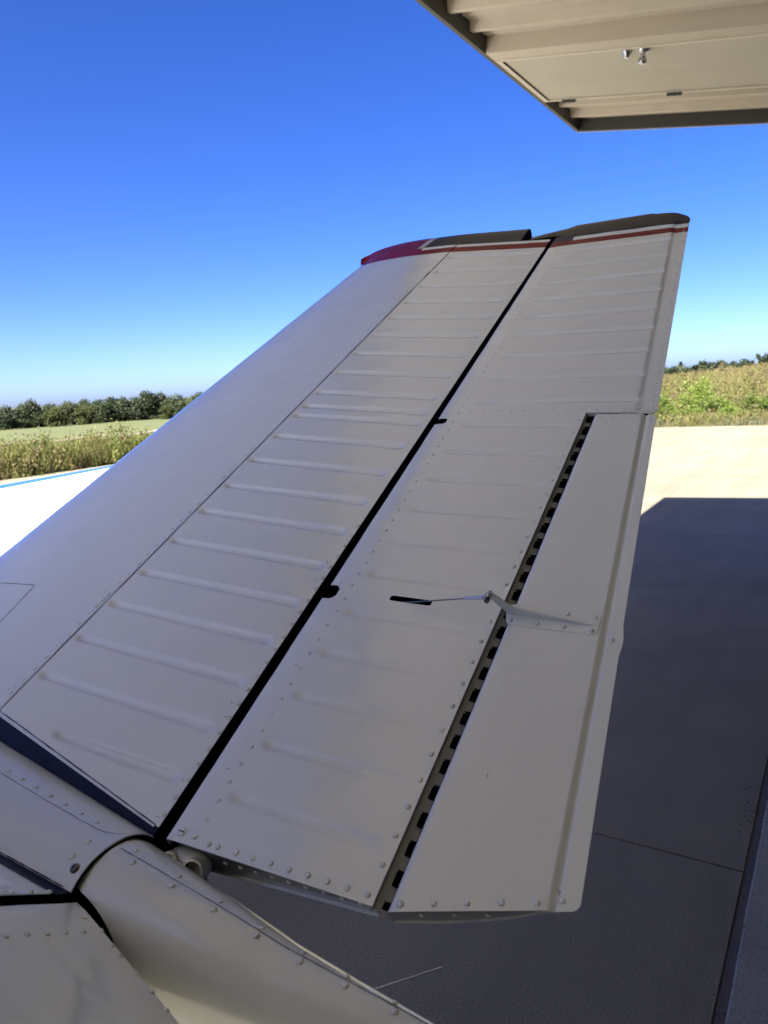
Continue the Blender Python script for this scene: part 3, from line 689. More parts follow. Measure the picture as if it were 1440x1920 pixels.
        # slotted screw at the inner front corner
        V, Fc = lathe(el.P(.0200, .0205 + .004, -.001), el.n, [(.0062, -.002), (.0060, .0012), (.0052, .0024), (.001, .0030)], 18); sc_ = mesh_obj('screw', V, Fc, M['white'], air, smooth=True, angle=40)
        sb = MB().box((0, 0, 0), (1, 1, 1), T=lambda a, b, c: el.P(.0200 - .0007 + .0014 * a, .0245 - .0048 + .0096 * b, .0010 + .0014 * c)); sb.build('screw_slot', M['seam'], sc_)
        # hatch outline on the leading edge skin
        def lep(s_, c_): return st.P(s_, c_, float(le_h(s_, cJ(s_) - c_)) + .0011)
        ribbon('hatch_seam', [lep(.331 + .009 * t, -.76 + .147 * t) for t in np.linspace(0, 1, 14)] + [lep(.3395 - .16 * t, -.6125 - .0 * t) for t in np.linspace(.02, 1, 14)], Vector(st.n), .0013, M['seam'], le)
    else:
        rv(el, BE, elv, [(s_, .0634) for s_ in .0095 + .0248 * np.arange(12)], eh, RM, 1.0)
        rv(el, BE, elv, [(.0125, .0905), (.0135, .1081), (.0127, .1391), (.0137, .1692), (.0148, .1971), (.016, .225), (.0175, .253)], eh, RM, 1.0)
        rv(st, B, skin, [(s_, cG(s_) - .0042) for s_ in .030 + .0262 * np.arange(6)])
        V, Fc = lathe(el.P(.0170, .036, -.001), Vector((-el.n[0], el.n[1], el.n[2])), [(.0062, -.002), (.0060, .0012), (.0052, .0024), (.001, .0030)], 18); mesh_obj('screw', V, Fc, M['white'], air, smooth=True, angle=40)
    return st, el, tb, B, BE, tab, elv, skin, le
st, el, tb, B, BE, tab, elv, skin, le = build_tail(1, 1.5)
pst, pel, ptb, pB, pBE, ptab, pelv, pskin, ple = build_tail(-1, 15.5)

# ---- tab horn, bracket and pushrod (far side)
outl = [(.4560, .3420), (.4700, .3440), (.4730, .352), (.4735, .44), (.4725, .470), (.4695, .4765), (.4640, .4790), (.4450, .4790), (.4395, .4770), (.4368, .4710), (.4350, .400), (.4350, .355), (.4365, .350), (.4400, .3470)]
k = len(outl); V = [tb.P(a, b, h) for h in (-.0006, .0016) for a, b in outl]
Fc = [tuple(range(k, 2 * k))] + [(i, (i + 1) % k, k + (i + 1) % k, k + i) for i in range(k)]
horn = mesh_obj('horn_bracket', V, Fc, M['white'], air); bv = horn.modifiers.new('b', 'BEVEL'); bv.width = .0006; bv.segments = 2
# raised web tapering to nothing at the rear
V = [tb.P(s_, c_, h_) for s_ in (.4515, .4550) for c_, h_ in ((.3450, .001), (.4760, .001), (.4760, .0030), (.40, .0125), (.3560, .0215), (.3450, .0225))]
mesh_obj('horn_web', V, [(0, 1, 2, 3, 4, 5), (6, 11, 10, 9, 8, 7)] + [(i, (i + 1) % 6, 6 + (i + 1) % 6, 6 + i) for i in range(6)], M['white'], air)
am = MB()
V = [tb.P(s_, c_, h_) for s_ in (.4505, .4528) for c_, h_ in ((.3480, .006), (.3580, .006), (.3560, .0215), (.3320, .0470), (.3270, .0490), (.3215, .0450), (.3235, .0395))]
am.add(V, [(0, 1, 2, 3, 4, 5, 6), (13, 12, 11, 10, 9, 8, 7)] + [(i, (i + 1) % 7, 7 + (i + 1) % 7, 7 + i) for i in range(7)]).build('horn_arm', M['white'], air)
for a, b in [(.4424, .3530), (.4424, .3931), (.4430, .4319), (.4432, .4712), (.4660, .4706), (.4668, .4313)]: put_rivet(tb.P(a, b, .0016), BE, horn, RM, 1.0)
re = tb.P(.4457, .3270, .0430); nE, sE, bE = Vector(tb.n), Vector(tb.s), Vector(tb.b)
p_re = Vector(re)
rod = MB(); pin = Vector(tb.P(.4550, .1560, -.004)); dirn = (p_re - Vector(tb.P(.4475, .1700, .004))).normalized()
A_ = Vector(tb.P(.4510, .1580, -.006)); rod.tube([A_, p_re - dirn * .030], .0011, 8, 0)
rod.tube([p_re - dirn * .040, p_re - dirn * .0395, p_re - dirn * .0085, p_re - dirn * .008], [.0018, .0024, .0024, .0030], 12, 1)
rodo = rod.build('pushrod', None, air, mats=[M['dsteel'], M['steel']], smooth=True, angle=40)
ej = MB(); ax = sE
ej.tube([p_re - ax * .0032, p_re - ax * .0030, p_re + ax * .0030, p_re + ax * .0032], [.0045, .0056, .0056, .0045], 18, 1)
ej.tube([p_re - ax * .0062, p_re + ax * .011], .0018, 10, 0); ej.tube([p_re - ax * .0085, p_re - ax * .0045], .0040, 6, 0); ej.tube([p_re + ax * .0042, p_re + ax * .0100], .0042, 6, 0)
ej.build('rod_end', None, rodo, mats=[M['dsteel'], M['steel']], smooth=True, angle=30)

# ---- tail cone
yk = [0.10, .20, .343, .425, .502, .603, .776, .80]; zk = [1.262, 1.275, 1.289, 1.296, 1.303, 1.320, 1.344, 1.346]
def ca(y): return .0750 - .094 * (.776 - y)
ys = np.linspace(.12, .785, 160); tt = np.linspace(-math.pi * .5, math.pi * .5, 120); V = []
for y in ys:
    a = float(ca(y)); zt = float(np.interp(y, yk, zk)); b = .08; zt -= (1 - float(sstep(.785, .768, y))) * .0025; dpt = .11 + .22 * (y - .1)
    for t in tt:
        q_ = 1 - math.cos(t); V.append((XC + a * math.sin(t) * (1 + .34 * q_), y, zt - b * q_ * (1 + .80 * q_)))
    for q in np.linspace(0, 1, 26)[1:-1]:
        an = math.pi / 2 + q * math.pi; V.append((XC + a * 1.34 * math.sin(an), y, zt - .144 + dpt * math.cos(an)))
n, mc = len(ys), 144
Fc = [(i * mc + k, i * mc + (k + 1) % mc, (i + 1) * mc + (k + 1) % mc, (i + 1) * mc + k) for i in range(n - 1) for k in range(mc)]
Fc += [tuple(range(mc))[::-1], tuple((n - 1) * mc + k for k in range(mc))]
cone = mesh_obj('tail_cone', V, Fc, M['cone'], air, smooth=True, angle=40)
cone.data.materials.append(M['black'])
cut = MB()
for sd_ in (1, -1):
    m0 = len(cut.V); K = 64
    for xx in (.040, .125):
        for q in range(K):
            t = 2 * math.pi * q / K; yy = .795 + .118 * math.copysign(abs(math.cos(t)) ** .8, math.cos(t)); zz = 1.262 + .062 * math.sin(t) - .20 * (.795 - yy)
            cut.V.append((XC + sd_ * xx, yy, zz))
    cut.F += [(m0 + q, m0 + (q + 1) % K, m0 + K + (q + 1) % K, m0 + K + q) for q in range(K)] + [tuple(m0 + q for q in range(K))[::-1], tuple(m0 + K + q for q in range(K))]
cut.mi = [1] * len(cut.F)
co = cut.build('cutter', None, mats=[M['cone'], M['black']])
for o_ in (cone, co):
    b_ = bmesh.new(); b_.from_mesh(o_.data)
    bmesh.ops.recalc_face_normals(b_, faces=b_.faces); b_.to_mesh(o_.data); b_.free()
bm_ = cone.modifiers.new('bool', 'BOOLEAN'); bm_.object = co; bm_.operation = 'DIFFERENCE'; bm_.solver = 'EXACT'
dg = bpy.context.evaluated_depsgraph_get(); nm = bpy.data.meshes.new_from_object(cone.evaluated_get(dg)); cone.modifiers.clear(); cone.data = nm; bpy.data.objects.remove(co)
nm.polygons.foreach_set('use_smooth', [True] * len(nm.polygons)); nm.set_sharp_from_angle(angle=R(40)); print('cone polys', len(nm.polygons))
def cpt(y, t, lift=.0):
    a = float(ca(y)); zt = float(np.interp(y, yk, zk)); p = Vector((XC + a * math.sin(t), y, zt - .08 + .08 * math.cos(t))); nn = Vector((math.sin(t) / a, -.15 / .08 * 0 - .14 * 10, math.cos(t) / .08)).normalized(); nn = Vector((math.sin(t) / a, .0, math.cos(t) / .08)).normalized(); return p + nn * lift, nn
pts = [cpt(y, .06 + .10 * (.776 - y)) for y in np.linspace(.765, .16, 90)]
ribbon('cone_seam', [p for p, _ in pts], [q for _, q in pts], .0011, M['seam'], cone)
def nb(nn):
    z = nn.normalized(); x = z.cross(Vector((0, 1, 0))).normalized(); y = z.cross(x); return Matrix((x, y, z)).transposed()
for y in [.748, .672, .604, .541, .483, .425, .367, .309]:
    p, q = cpt(y, .17 + .12 * (.776 - y)); put_rivet(p, nb(q), cone, RM, 1.05)
for y in [.745, .677, .612, .549, .489, .431, .373, .315]:
    p, q = cpt(y - .012, -.06 + .02 * (.776 - y)); put_rivet(p, nb(q), cone, RM, 1.12)
# ---- spine fairing between the two tail panels
def fh(y): return .0635 + .058 * (y - .777)
def fe(y): return 1.3215 + .125 * (y - .777)
def ft(y): return 1.3475 + .062 * (y - .777) + .13 * (y - .777) ** 2
ys = np.linspace(.776, 2.1, 90); V = []
for y in ys:
    for q in np.linspace(-1, 1, 60):
        lp = 0; x = fh(y) * q; V.append((XC + x, y, fe(y) + (ft(y) - fe(y)) * (1 - abs(q) ** 2.3) ** .9 if abs(q) < 1 else fe(y)))
k0 = len(V)
n, mc = len(ys), 60; Fc = grid_faces(n, mc, True).tolist()
V += [(x, y, z - .0022) for x, y, z in V[:60]]; Fc += [(i, i + 1, k0 + i + 1, k0 + i) for i in range(59)]
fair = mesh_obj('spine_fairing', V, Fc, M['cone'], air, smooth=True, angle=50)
V = [(XC + fh(.776) * q * .985, yy, (fe(.776) + (ft(.776) - fe(.776)) * (1 - abs(q) ** 2.3) ** .9) - .004) for yy in (.7735, .80) for q in np.linspace(-1, 1, 40)]
mesh_obj('fairing_shadow', V, [(i, i + 1, 41 + i, 40 + i) for i in range(39)], M['black'], air)  # black strip: shadow line under the fairing edge, put in as geometry
def fpt(y, x):
    q = x / fh(y); z = fe(y) + (ft(y) - fe(y)) * (1 - abs(q) ** 2.3) ** .9; e = .002; q2 = (x + e) / fh(y); z2 = fe(y) + (ft(y) - fe(y)) * (1 - abs(q2) ** 2.3) ** .9
    t = Vector((e, 0, z2 - z)); nn = Vector((0, 1, 0)).cross(t) ; nn = nn if nn.z > 0 else -nn
    return Vector((XC + x, y, z)), nn.normalized()
pts = [fpt(.779, .030), fpt(.790, .018), fpt(.805, .012)] + [fpt(y, .011 + .035 * (y - .82)) for y in np.linspace(.82, 1.6, 50)]
ribbon('fairing_seam', [p for p, _ in pts], [q for _, q in pts], .0010, M['seam'], fair)
for y in .832 + .0345 * np.arange(11):
    p, q = fpt(y, .021 + .035 * (y - .82)); put_rivet(p, nb(q), fair, RM, 1.0)
for y, x in ((.806, -.012), (.806, -.036), (.86, -.03)):
    if y < .85: p, q = fpt(y, x); put_rivet(p, nb(q), fair, RM, 1.15)
p, q = fpt(.7895, -.0455); V, Fc = lathe(p, q, [(.0062, -.001), (.0062, .0010), (.0052, .0026), (.0035, .0034), (.0005, .0036)], 20)
scr = mesh_obj('screw', V, Fc, M['dsteel'], air, smooth=True, angle=50, label='silver cross-head screw')
Bq = nb(q); cx = MB()
for a_ in (.5, .5 + math.pi / 2):
    dx, dy = math.cos(a_), math.sin(a_)
    cx.add([p + Bq @ Vector((dx * u_ - dy * v_, dy * u_ + dx * v_, .0037)) for u_, v_ in ((-.003, -.0006), (.003, -.0006), (.003, .0006), (-.003, .0006))], [(0, 1, 2, 3)])
cx.build('screw_cross', M['black'], scr)
# ---- navy root strips on both sides
for sd_ in (1, -1):
    V = []; ys = np.linspace(0, 1, 120); na_ = 9; uvl = []
    for i, t in enumerate(ys):
        c_ = -.016 - .84 * t; s_ = sRoot(c_, sd_)
        if c_ > cJ(s_): h_ = 0.
        else: h_ = float(le_h(s_, cJ(s_) - c_))
        P0 = Vector(st.P(s_, c_, h_ - .001)); y = P0.y; P1 = Vector((XC + fh(y) - .001, y, fe(y) - .001))
        wv = .0007 * random.uniform(-1, 1)
        for q in np.linspace(0, 1, na_):
            qq_ = np.clip(q, 0, 1); p = P0.lerp(P1, qq_); sag = -.004 * math.sin(math.pi * q) + (.0015 if q < .12 else 0); p = p + Vector((.5 * sag, 0, .8 * sag)) 
            V.append((p.x if sd_ > 0 else 2 * XC - p.x, p.y, p.z))
    Fc = grid_faces(120, na_, sd_ > 0).tolist(); mi = [1 if (j % (na_ - 1)) == 0 and (j // (na_ - 1)) > 0 else 0 for j in range(len(Fc))]
    mesh_obj('root_strip', V, Fc, None, air, smooth=True, mi=mi, mats=[M['navy'], M['cone']], label='navy painted gap strip at the tail root')
    rt = []
    for t in np.linspace(0, 1, 60):
        c_ = -.020 - .80 * t; s_ = sRoot(c_, sd_); h_ = 0. if c_ > cJ(s_) else float(le_h(s_, cJ(s_) - c_)); p = Vector(st.P(s_ + .0005, c_, h_ + .0002)); rt.append(p if sd_ > 0 else Vector((2 * XC - p.x, p.y, p.z)))
    nn = Vector(st.n) if sd_ > 0 else Vector((-st.n[0], st.n[1], st.n[2])); ribbon('root_seam', rt, nn, .0017, M['seam'], air, .0006)
    fe_ = [Vector((XC + sd_ * (fh(y) - .0012), y, fe(y) + .0007)) for y in np.linspace(.79, 1.6, 90)]
    ribbon('strip_seam', fe_, Vector((sd_ * .6, 0, .8)), .0018, M['seam'], air, .0006)
# ---- torque fitting at the inner end of the far elevator
tq = MB(); cen = [Vector(el.P(-.004, c_, -.030 - .10 * c_)) for c_ in (.004, .010, .022, .045, .060, .066)]
tq.tube(cen, [.006, .013, .0165, .0175, .015, .009], 24, 0)
tq.build('torque_fitting', M['cone'], air, smooth=True, angle=50)
for c_, h_, r_ in ((.052, -.0335, .0115), (.0105, -.031, .0085)):
    cc_ = Vector(el.P(-.004, c_, h_)); tow = (Vector((0, .0, 1.9)) - cc_).normalized(); axs = (Vector((-.75, -.40, .38))).normalized()
    V, Fc = lathe(cc_ + axs * .0155, axs, [(r_ + .0025, 0), (r_ + .0025, .0125), (r_, .0135)], 20); V = V + lathe(cc_ + axs * .0155, axs, [(r_, .0135), (r_ * .98, -.004)], 20)[0]
    kq = 60; Fc = Fc[:-1] + [(kq + i, kq + (i + 1) % 20, kq + 20 + (i + 1) % 20, kq + 20 + i) for i in range(20)]
    fo = mesh_obj('torque_eye', V, Fc + [tuple(kq + 20 + i for i in range(20))], None, air, smooth=True, angle=40, mi=[0] * len(Fc[:-20]) + [1] * 20 + [1], mats=[M['cone'], M['black']])
MB().box((XC - .0775, .7865, 1.14), (XC + .0775, .789, 1.319)).build('cavity_shade', M['black'], air)  # added black plate standing in for shade inside the tail cone hollow
MB().box((XC - .17, .800, .95), (XC + .17, .806, 1.300)).box((XC - .11, .800, 1.300), (XC + .11, .806, 1.3185)).box((XC - .15, .96, 1.0), (XC + .15, .965, 1.322)).build('root_shade_panels', M['black'], air)  # added black sheets standing in for shade behind the root openings
# ---- static wick behind the cone
MB().tube([(.585, .492, 1.2), (.643, .444, 1.2), (.702, .396, 1.2)], [.0012, .0012, .0009], 8).build('static_wick', M['steel'], air, smooth=True)
# ---- front fuselage, wings, gear (mostly beyond the frame)
secs = [(1.0, .10, .15, 1.19), (1.6, .20, .22, 1.17), (2.4, .32, .33, 1.17), (3.6, .46, .46, 1.2), (4.6, .53, .60, 1.26), (5.6, .53, .62, 1.26), (6.4, .50, .50, 1.16), (7.4, .46, .40, 1.1), (8.2, .34, .30, 1.07), (8.5, .08, .08, 1.05)]
V = []
for y, a, b, zc in secs:
    for k in range(28): t = 2 * math.pi * k / 28; V.append((XC + a * math.sin(t), y, zc + b * math.cos(t)))
Fc = [(i * 28 + k, i * 28 + (k + 1) % 28, (i + 1) * 28 + (k + 1) % 28, (i + 1) * 28 + k) for i in range(len(secs) - 1) for k in range(28)] + [tuple(range(28)), tuple((len(secs) - 1) * 28 + k for k in range(28))]
mesh_obj('fuselage', V, Fc, M['white'], air, smooth=True)
def wingm():
    m = mat('wing_enamel', (.72, .72, .70), .45, coat=.1); t = NT(m)
    uv = t.n('ShaderNodeUVMap', uv_map='plan'); sx = t.n('ShaderNodeSeparateXYZ'); t.l(uv.outputs[0], sx.inputs[0]); q = sx.outputs[0]
    c = t.ramp(t.noise(6, 4, .6), [(.3, (.68, .68, .66)), (.7, (.74, .74, .72))])
    c = t.mix(t.math('LESS_THAN', q, .23), c, (.02, .09, .42)); c = t.mix(t.math('MULTIPLY', t.math('GREATER_THAN', q, .33), t.math('LESS_THAN', q, .35)), c, (.30, .27, .38))
    c = t.mix(t.math('GREATER_THAN', q, 1.0), c, (.2, .2, .2)); t.col(c); return m
M['wing'] = wingm()
for sd_ in (1, -1):
    V = []; UVw = []; xsw = np.linspace(.35, 5.2, 14); us = np.linspace(0, 1, 60) ** 1.6
    for x in xsw:
        ley = 6.47 - .045 * (x + XC - 3); tey = 3.62 + .34 * max(0, x + XC - 2.2) ; z0 = 1.165 + .030 * (x + XC - 2.2); ch = ley - tey
        for q in us: 
            th = yt(np.array(min(q, .999)), .06 * 1.6)*.8; V.append((XC + sd_ * x, ley - q * ch, z0 + float(th) * .7 - .01)); UVw.append((q, x))
        for q in us[::-1]:
            th = yt(np.array(min(q, .999)), .06); V.append((XC + sd_ * x, ley - q * ch, z0 - float(th) * .6 - .012)); UVw.append((q, x))
    n, mc = 14, 120; Fc = grid_faces(n, mc).tolist() + [tuple((n - 1) * mc + k for k in range(mc))]
    mesh_obj('wing', V, Fc, M['wing'], air, smooth=True, angle=50, uv=UVw, label='sunlit white wing with blue leading edge')
for x, y in ((-1.1, 4.5), (2.2, 4.5), (XC, 7.4)):
    MB().tube([(x, y, .25), (x, y, 1.12)], .035, 12).build('gear_leg', M['white'], air, smooth=True)
    MB().tube([(x - .07, y, .25), (x - .075, y, .25), (x + .075, y, .25), (x + .07, y, .25)], [.02, .25, .25, .02], 24).build('wheel', M['gearrub'], air, smooth=True)

# ================================================================== VEGETATION
def leaf_cloud(centers, radii, n, size, squash=1., seed=1, hollow=.55):
    g = np.random.default_rng(seed); V = []; Fc = []
    w = np.array([r ** 2 for r in radii]); w = w / w.sum(); idx = g.choice(len(centers), n, p=w)
    d = g.normal(size=(n, 3)); d /= np.linalg.norm(d, axis=1)[:, None]; rr = (hollow + (1 - hollow) * g.random(n)) * (1 + .18 * g.normal(size=n))
    P = np.array(centers)[idx] + d * (np.array(radii)[idx] * rr)[:, None] * np.array([1, 1, squash])
    a = g.normal(size=(n, 3)) + d * .6; a /= np.linalg.norm(a, axis=1)[:, None]; b = np.cross(a, g.normal(size=(n, 3))); b /= np.linalg.norm(b, axis=1)[:, None]; c = np.cross(a, b)
    sz = size * (.5 + g.random(n))
    q = np.stack([P - b * sz[:, None], P + c * (sz * .6)[:, None], P + b * sz[:, None], P - c * (sz * .6)[:, None]], 1).reshape(-1, 3)
    return q, [(4 * i, 4 * i + 1, 4 * i + 2, 4 * i + 3) for i in range(n)]
def tree_proto(seed, h=8., w=4.2, n=5200, leaf=.27, m='oak'):
    g = np.random.default_rng(seed); cs = []; rs = []
    for k in range(22):
        t = g.random() * 2 * math.pi; r = w * .62 * math.sqrt(g.random()); z = h * (.10 + .66 * g.random()) * (1 - .25 * r / w)
        cs.append((r * math.cos(t), r * math.sin(t), z)); rs.append(w * (.26 + .20 * g.random()))
    cs.append((0, 0, h * .74)); rs.append(w * .42)
    q, f = leaf_cloud(cs, rs, n, leaf, .8, seed)
    crown = mesh_obj('crown', q, f, M[m])
    tm = MB(); tm.tube([(0, 0, -.6), (.05, .03, h * .2), (.1, -.05, h * .45), (0, .1, h * .7)], [.26, .2, .14, .05], 8)
    for k in range(7):
        c = cs[k]; tm.tube([(0, 0, h * (.15 + .04 * k)), (c[0] * .5, c[1] * .5, c[2] * .75), c], [.1, .07, .025], 6)
    tr = tm.build('trunk', M['bark'])
    return crown, tr
def tree(proto, x, y, z, s, rz, label, group, name='oak_tree', cat='tree', sz=None, used=set()):
    root = bpy.data.objects.new(name, None); COL.objects.link(root); root.location = (x, y, z); root.rotation_euler = (0, 0, rz); root.scale = (s, s, sz or s)
    finish(root, None, label, cat, group)
    for part in proto:
        o = part if id(part) not in used and not used.add(id(part)) else part.copy()
        if o is not part: COL.objects.link(o)
        o.parent = root
protos = [tree_proto(11), tree_proto(12, 7.4, 4.6), tree_proto(13, 8.6, 3.9), tree_proto(14, 7.2, 4.0, m='oak2')]
GT = 'trees beyond the field'
LBL = ['dark oak at the left edge of the frame', 'dark oak beside the left-most tree', 'broad dark oak rising in the left tree line', 'dark oak behind the pale olive trees', 'pale olive tree standing before the dark tree line', 'second pale olive tree before the dark line', 'dark oak right of the olive trees', 'dark rounded oak in mid tree line', 'tall dark oak near the tailplane edge', 'dark oak highest in the row beside the tailplane', 'small pale tree low before the tall oaks', 'dark oak where the tailplane cuts the tree line']
spots = [(61.2, 196, 0, 1.02), (59.6, 203, 2, .86), (58.2, 198, 1, .88), (56.6, 204, 0, .98), (55.2, 185, 3, .72), (53.3, 188, 3, .70), (54.2, 206, 2, .86), (52.2, 204, 1, .96), (50.6, 206, 0, .92), (49.0, 205, 2, 1.06), (47.7, 188, 3, .56), (46.9, 208, 1, .98)]
extra = [(64.5, 200, 1, .95), (62.9, 205, 2, .9), (60.4, 212, 1, .95), (57.2, 215, 0, .9), (55.4, 214, 1, .92), (53.2, 216, 0, .95), (51.4, 214, 2, .95), (49.8, 216, 1, 1.0), (48.0, 214, 0, 1.02), (45.2, 206, 2, .9), (43.2, 205, 0, .9)]
def gz(x, y): return float(terr(np.array(float(x)), np.array(float(y))))
for k, (a, r, p, s) in enumerate(spots + extra):
    x, y = r * math.cos(R(a)), r * math.sin(R(a))
    tree(protos[p], x, y, gz(x, y) - .3, s * .98, random.random() * 6, LBL[k] if k < len(LBL) else 'dark oak in the back row of the distant tree line, between nearer crowns', GT)
for k, (a, r, p, s) in enumerate([(41.2, 206, 0, .92), (39.4, 204, 2, .9), (37.6, 208, 1, .85), (35.8, 205, 0, .9), (33.9, 210, 2, .8), (31.9, 208, 1, .82), (29.9, 212, 0, .8), (27.8, 210, 2, .75), (25.6, 214, 1, .78), (23.4, 212, 0, .72), (21.2, 216, 2, .7), (19.0, 214, 1, .7), (16.8, 218, 0, .66)]):
    x, y = r * math.cos(R(a)), r * math.sin(R(a))
    tree(protos[p], x, y, gz(x, y) - .3, s, k * 2.3, 'dark oak of the distant tree line hidden behind the white tail', 'trees hidden behind the tail')
for k, (a, r, p, s) in enumerate([(12.6, 118, 1, .46), (11.3, 112, 0, .42), (10.0, 116, 2, .44), (8.7, 110, 1, .40), (7.5, 114, 0, .44), (6.2, 108, 2, .46), (5.0, 112, 1, .50), (13.8, 120, 0, .46)]):
    x, y = r * math.cos(R(a)), r * math.sin(R(a)); lb = ['low tree behind the bank beside the elevator edge', 'low rounded tree second from the elevator on the bank', 'low tree on the bank crest, darker than its neighbours', 'smallest tree on the bank crest', 'bushy low tree in the middle of the bank crest', 'low tree on the crest right of the middle', 'taller low tree at the right edge of the frame', 'low tree hidden behind the elevator tip'][k]
    tree(protos[p], x, y, gz(x, y) - 1.05, s, k * 1.3, lb, 'low trees on the bank', 'low_tree')
def bush_proto(seed, m='bush', n=2600, h=1.3, w=.7, leaf=.035):
    g = np.random.default_rng(seed); cs = [(g.normal() * w * .45, g.normal() * w * .45, h * (.25 + .55 * g.random())) for _ in range(16)]; rs = [w * (.22 + .2 * g.random()) for _ in range(16)]
    q, f = leaf_cloud(cs, rs, n, leaf, 1.25, seed, .2); c = mesh_obj('foliage', q, f, M[m])
    t = MB()
    for k in range(8): t.tube([(0, 0, -.1), (cs[k][0] * .5, cs[k][1] * .5, cs[k][2] * .6), cs[k]], [.012, .008, .003], 5)
    return c, t.build('stems', M['bark'])
bp = [bush_proto(31), bush_proto(32, h=1.15, w=.85), bush_proto(33, h=.8, w=.9)]
bl = ['bright green bush right beside the elevator trailing edge', 'tall bright green bush near the middle of the bank', 'low green bush between the two tall ones', 'green bush at the right edge of the bank', 'small green bush before the bank', 'bright green bush behind the middle one']
for k, (a, r, p, s, sz) in enumerate([(12.0, 28.6, 0, .95, .92), (8.6, 29.4, 1, .95, 1.02), (9.6, 28.9, 2, .7, .7), (5.3, 29.8, 1, 1.0, .8), (7.2, 28.4, 2, .7, .75), (9.0, 31.5, 0, .9, 1.1)]):
    x, y = r * math.cos(R(a)), r * math.sin(R(a)); tree(bp[p], x, y, gz(x, y), s, k * 1.1, bl[k], 'green bushes on the bank', 'bush', 'bush', sz)
for k, (a, r, p, s, sz) in enumerate([(58.6, 24.6, 1, 1.0, .72), (49.6, 25.0, 1, 1.15, .8), (51.0, 25.5, 2, .9, .9)]):
    x, y = r * math.cos(R(a)), r * math.sin(R(a)); tree(bp[p], x, y, gz(x, y) - .15, s, k * 2.1, ['yellow-green shrub in the weeds at the left edge', 'wide yellow-green shrub in the weeds near the tailplane', 'low shrub beside the wide one by the tailplane'][k], 'shrubs in the weeds', 'shrub', 'shrub', sz)
def blades(name, m, n, sampler, hmin, hmax, wid, lean=.35, per=9, seed=5, label=''):
    g = np.random.default_rng(seed); V = []; Fc = []
    xy = sampler(g, n); z = terr(xy[:, 0], xy[:, 1]); hh = hmin + (hmax - hmin) * g.random(n) ** 1.5
    N = n * per; bx = np.repeat(xy[:, 0], per) + g.normal(0, .06, N); by = np.repeat(xy[:, 1], per) + g.normal(0, .06, N); bz = np.repeat(z, per); h = np.repeat(hh, per) * (.6 + .5 * g.random(N))
    a = g.random(N) * 2 * math.pi; L = lean * h * g.random(N); w = wid * (.6 + .8 * g.random(N)); b = a + math.pi / 2 + g.normal(0, .5, N)
    base = np.stack([bx, by, bz - .03], -1); ww = np.stack([np.cos(b) * w, np.sin(b) * w, 0 * w], -1); mid = base + np.stack([np.cos(a) * L * .35, np.sin(a) * L * .35, h * .6], -1); tip = base + np.stack([np.cos(a) * L, np.sin(a) * L, h], -1)
    Vq = np.stack([base - ww, base + ww, mid + ww * .8, mid - ww * .8, tip], 1).reshape(-1, 3)
    i = np.arange(N) * 5; Fc = [(k, k + 1, k + 2, k + 3) for k in i.tolist()] + [(k + 3, k + 2, k + 4) for k in i.tolist()]
    return mesh_obj(name, Vq, Fc, m, kind='stuff', label=label)
def polar(a0, a1, r0, r1, cond=None, pw=1.):
    def f(g, n):
        out = []
        while sum(map(len, out)) < n:
            a = np.radians(a0 + (a1 - a0) * g.random(n)); r = r0 + (r1 - r0) * g.random(n) ** pw; p = np.stack([r * np.cos(a), r * np.sin(a)], -1)
            k = ((p[:, 0] > XA + .02 + .25 * g.random(n) ** 2) | (p[:, 1] > YA + .02 + .2 * g.random(n) ** 2))
            if cond is not None: k &= cond(p)
            out.append(p[k])
        return np.concatenate(out)[:n]
    return f
blades('weeds', M['wild'], 5200, polar(42, 66, 22.6, 27.5), .35, 1.05, .010, lean=.7, seed=5, label='tall yellow-green weeds at the apron edge')
blades('dry_grass', M['dry'], 5200, polar(42, 66, 22.2, 26.5), .20, .70, .007, lean=.8, seed=6, label='dry brown grass at the apron edge')
blades('dry_grass', M['dry'], 5600, polar(1, 16, 26.4, 64, pw=1.4), .12, .5, .012, lean=.8, seed=7, label='dry tan grass on the bank')
blades('weeds', M['wild'], 5200, polar(1, 16, 26.6, 58, pw=1.6), .12, .5, .014, lean=.8, seed=8, label='green weeds on the bank')
blades('weeds', M['dusty'], 2600, polar(1, 16, 26.2, 28.2), .06, .30, .010, seed=9, label='grey-green low weeds along the concrete')
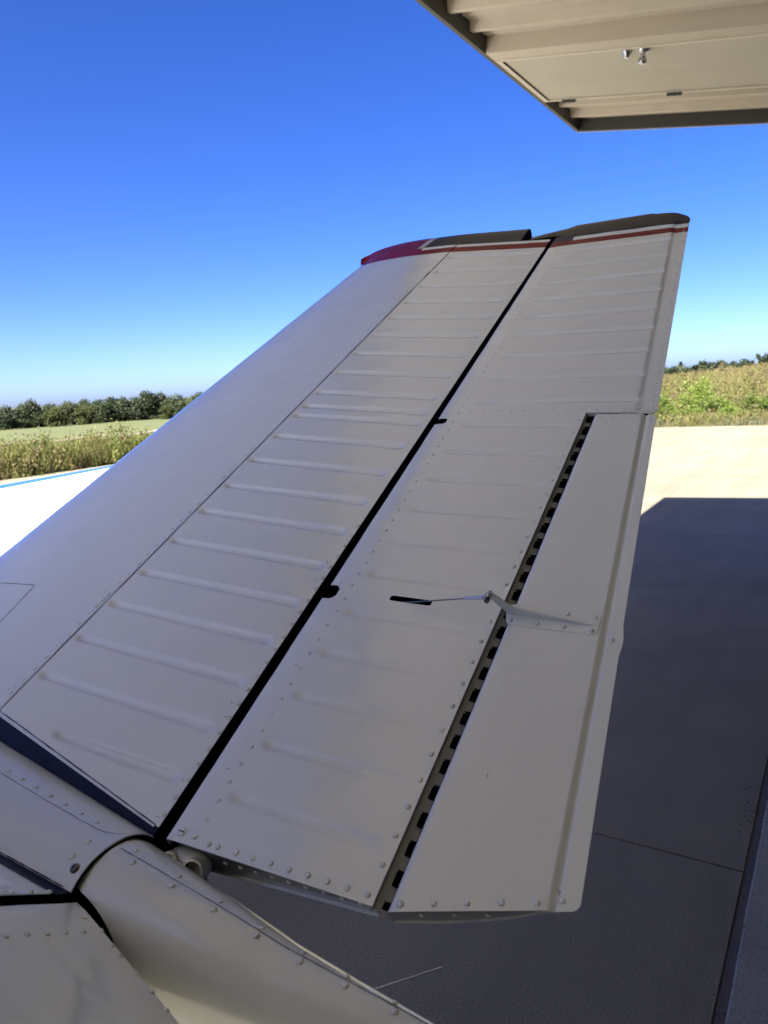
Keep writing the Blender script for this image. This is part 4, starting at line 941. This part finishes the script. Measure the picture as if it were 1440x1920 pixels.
def clumps(name, m, n, sampler, hmin, hmax, leaf, per, seed, label):
    g = np.random.default_rng(seed); xy = sampler(g, n); z = terr(xy[:, 0], xy[:, 1]); Vs = []; Fs = []; k0 = 0
    for (x, y), zz in zip(xy, z):
        h = hmin + (hmax - hmin) * g.random() ** 1.6; w = h * (.35 + .35 * g.random())
        cs = [(x + g.normal() * w * .6, y + g.normal() * w * .6, zz + h * (.15 + .7 * g.random())) for _ in range(6)]; rs = [h * (.14 + .16 * g.random()) for _ in range(6)]
        q, f = leaf_cloud(cs, rs, per, leaf * (.7 + .6 * g.random()), 1.3, int(g.integers(1e9)), .1); Vs.append(q); Fs += [tuple(i + k0 for i in ff) for ff in f]; k0 += len(q)
    return mesh_obj(name, np.concatenate(Vs), Fs, m, kind='stuff', label=label)
clumps('weeds', M['wild'], 190, polar(42, 66, 22.7, 27.5), .5, 1.25, .035, 190, 41, 'leafy olive weeds among the grass at the apron edge')
clumps('dry_weeds', M['dry'], 150, polar(42, 66, 22.4, 27), .4, 1.1, .03, 150, 42, 'brown seedy weeds among the grass at the apron edge')
clumps('weeds', M['wild'], 150, polar(1, 16, 27.0, 50, pw=1.4), .3, .95, .04, 170, 43, 'leafy green weeds scattered over the bank')
clumps('dry_weeds', M['dry'], 170, polar(1, 16, 28.0, 62), .3, .8, .04, 130, 44, 'tan seedy weeds scattered over the bank')
clumps('low_weeds', M['dusty'], 130, polar(1, 16, 26.3, 27.6), .12, .38, .025, 110, 45, 'grey-green leafy weeds along the concrete')
near = lambda p: (np.minimum(np.maximum(p[:, 0] - XA, 0) + 99 * (p[:, 0] < XA), 99) < 14) | (np.abs(p[:, 1] - YA) < 6)
blades('weeds', M['wild'], 5000, polar(15.5, 43, 24, 44, near), .3, .9, .012, lean=.7, seed=15, label='olive weeds beyond the far corner of the apron')
blades('dry_grass', M['dry'], 4200, polar(15.5, 43, 24, 46, near), .2, .7, .010, lean=.8, seed=16, label='dry grass beyond the far corner of the apron')
clumps('weeds', M['wild'], 160, polar(15.5, 43, 24, 44, near), .4, 1.1, .038, 140, 51, 'leafy weeds beyond the far corner of the apron')
clumps('far_scrub', M['oak'], 60, polar(1, 16, 62, 80), .5, 1.15, .12, 160, 46, 'dark scrub along the crest of the bank')
print('polys', sum(len(o.data.polygons) for o in bpy.data.objects if o.type == 'MESH'))
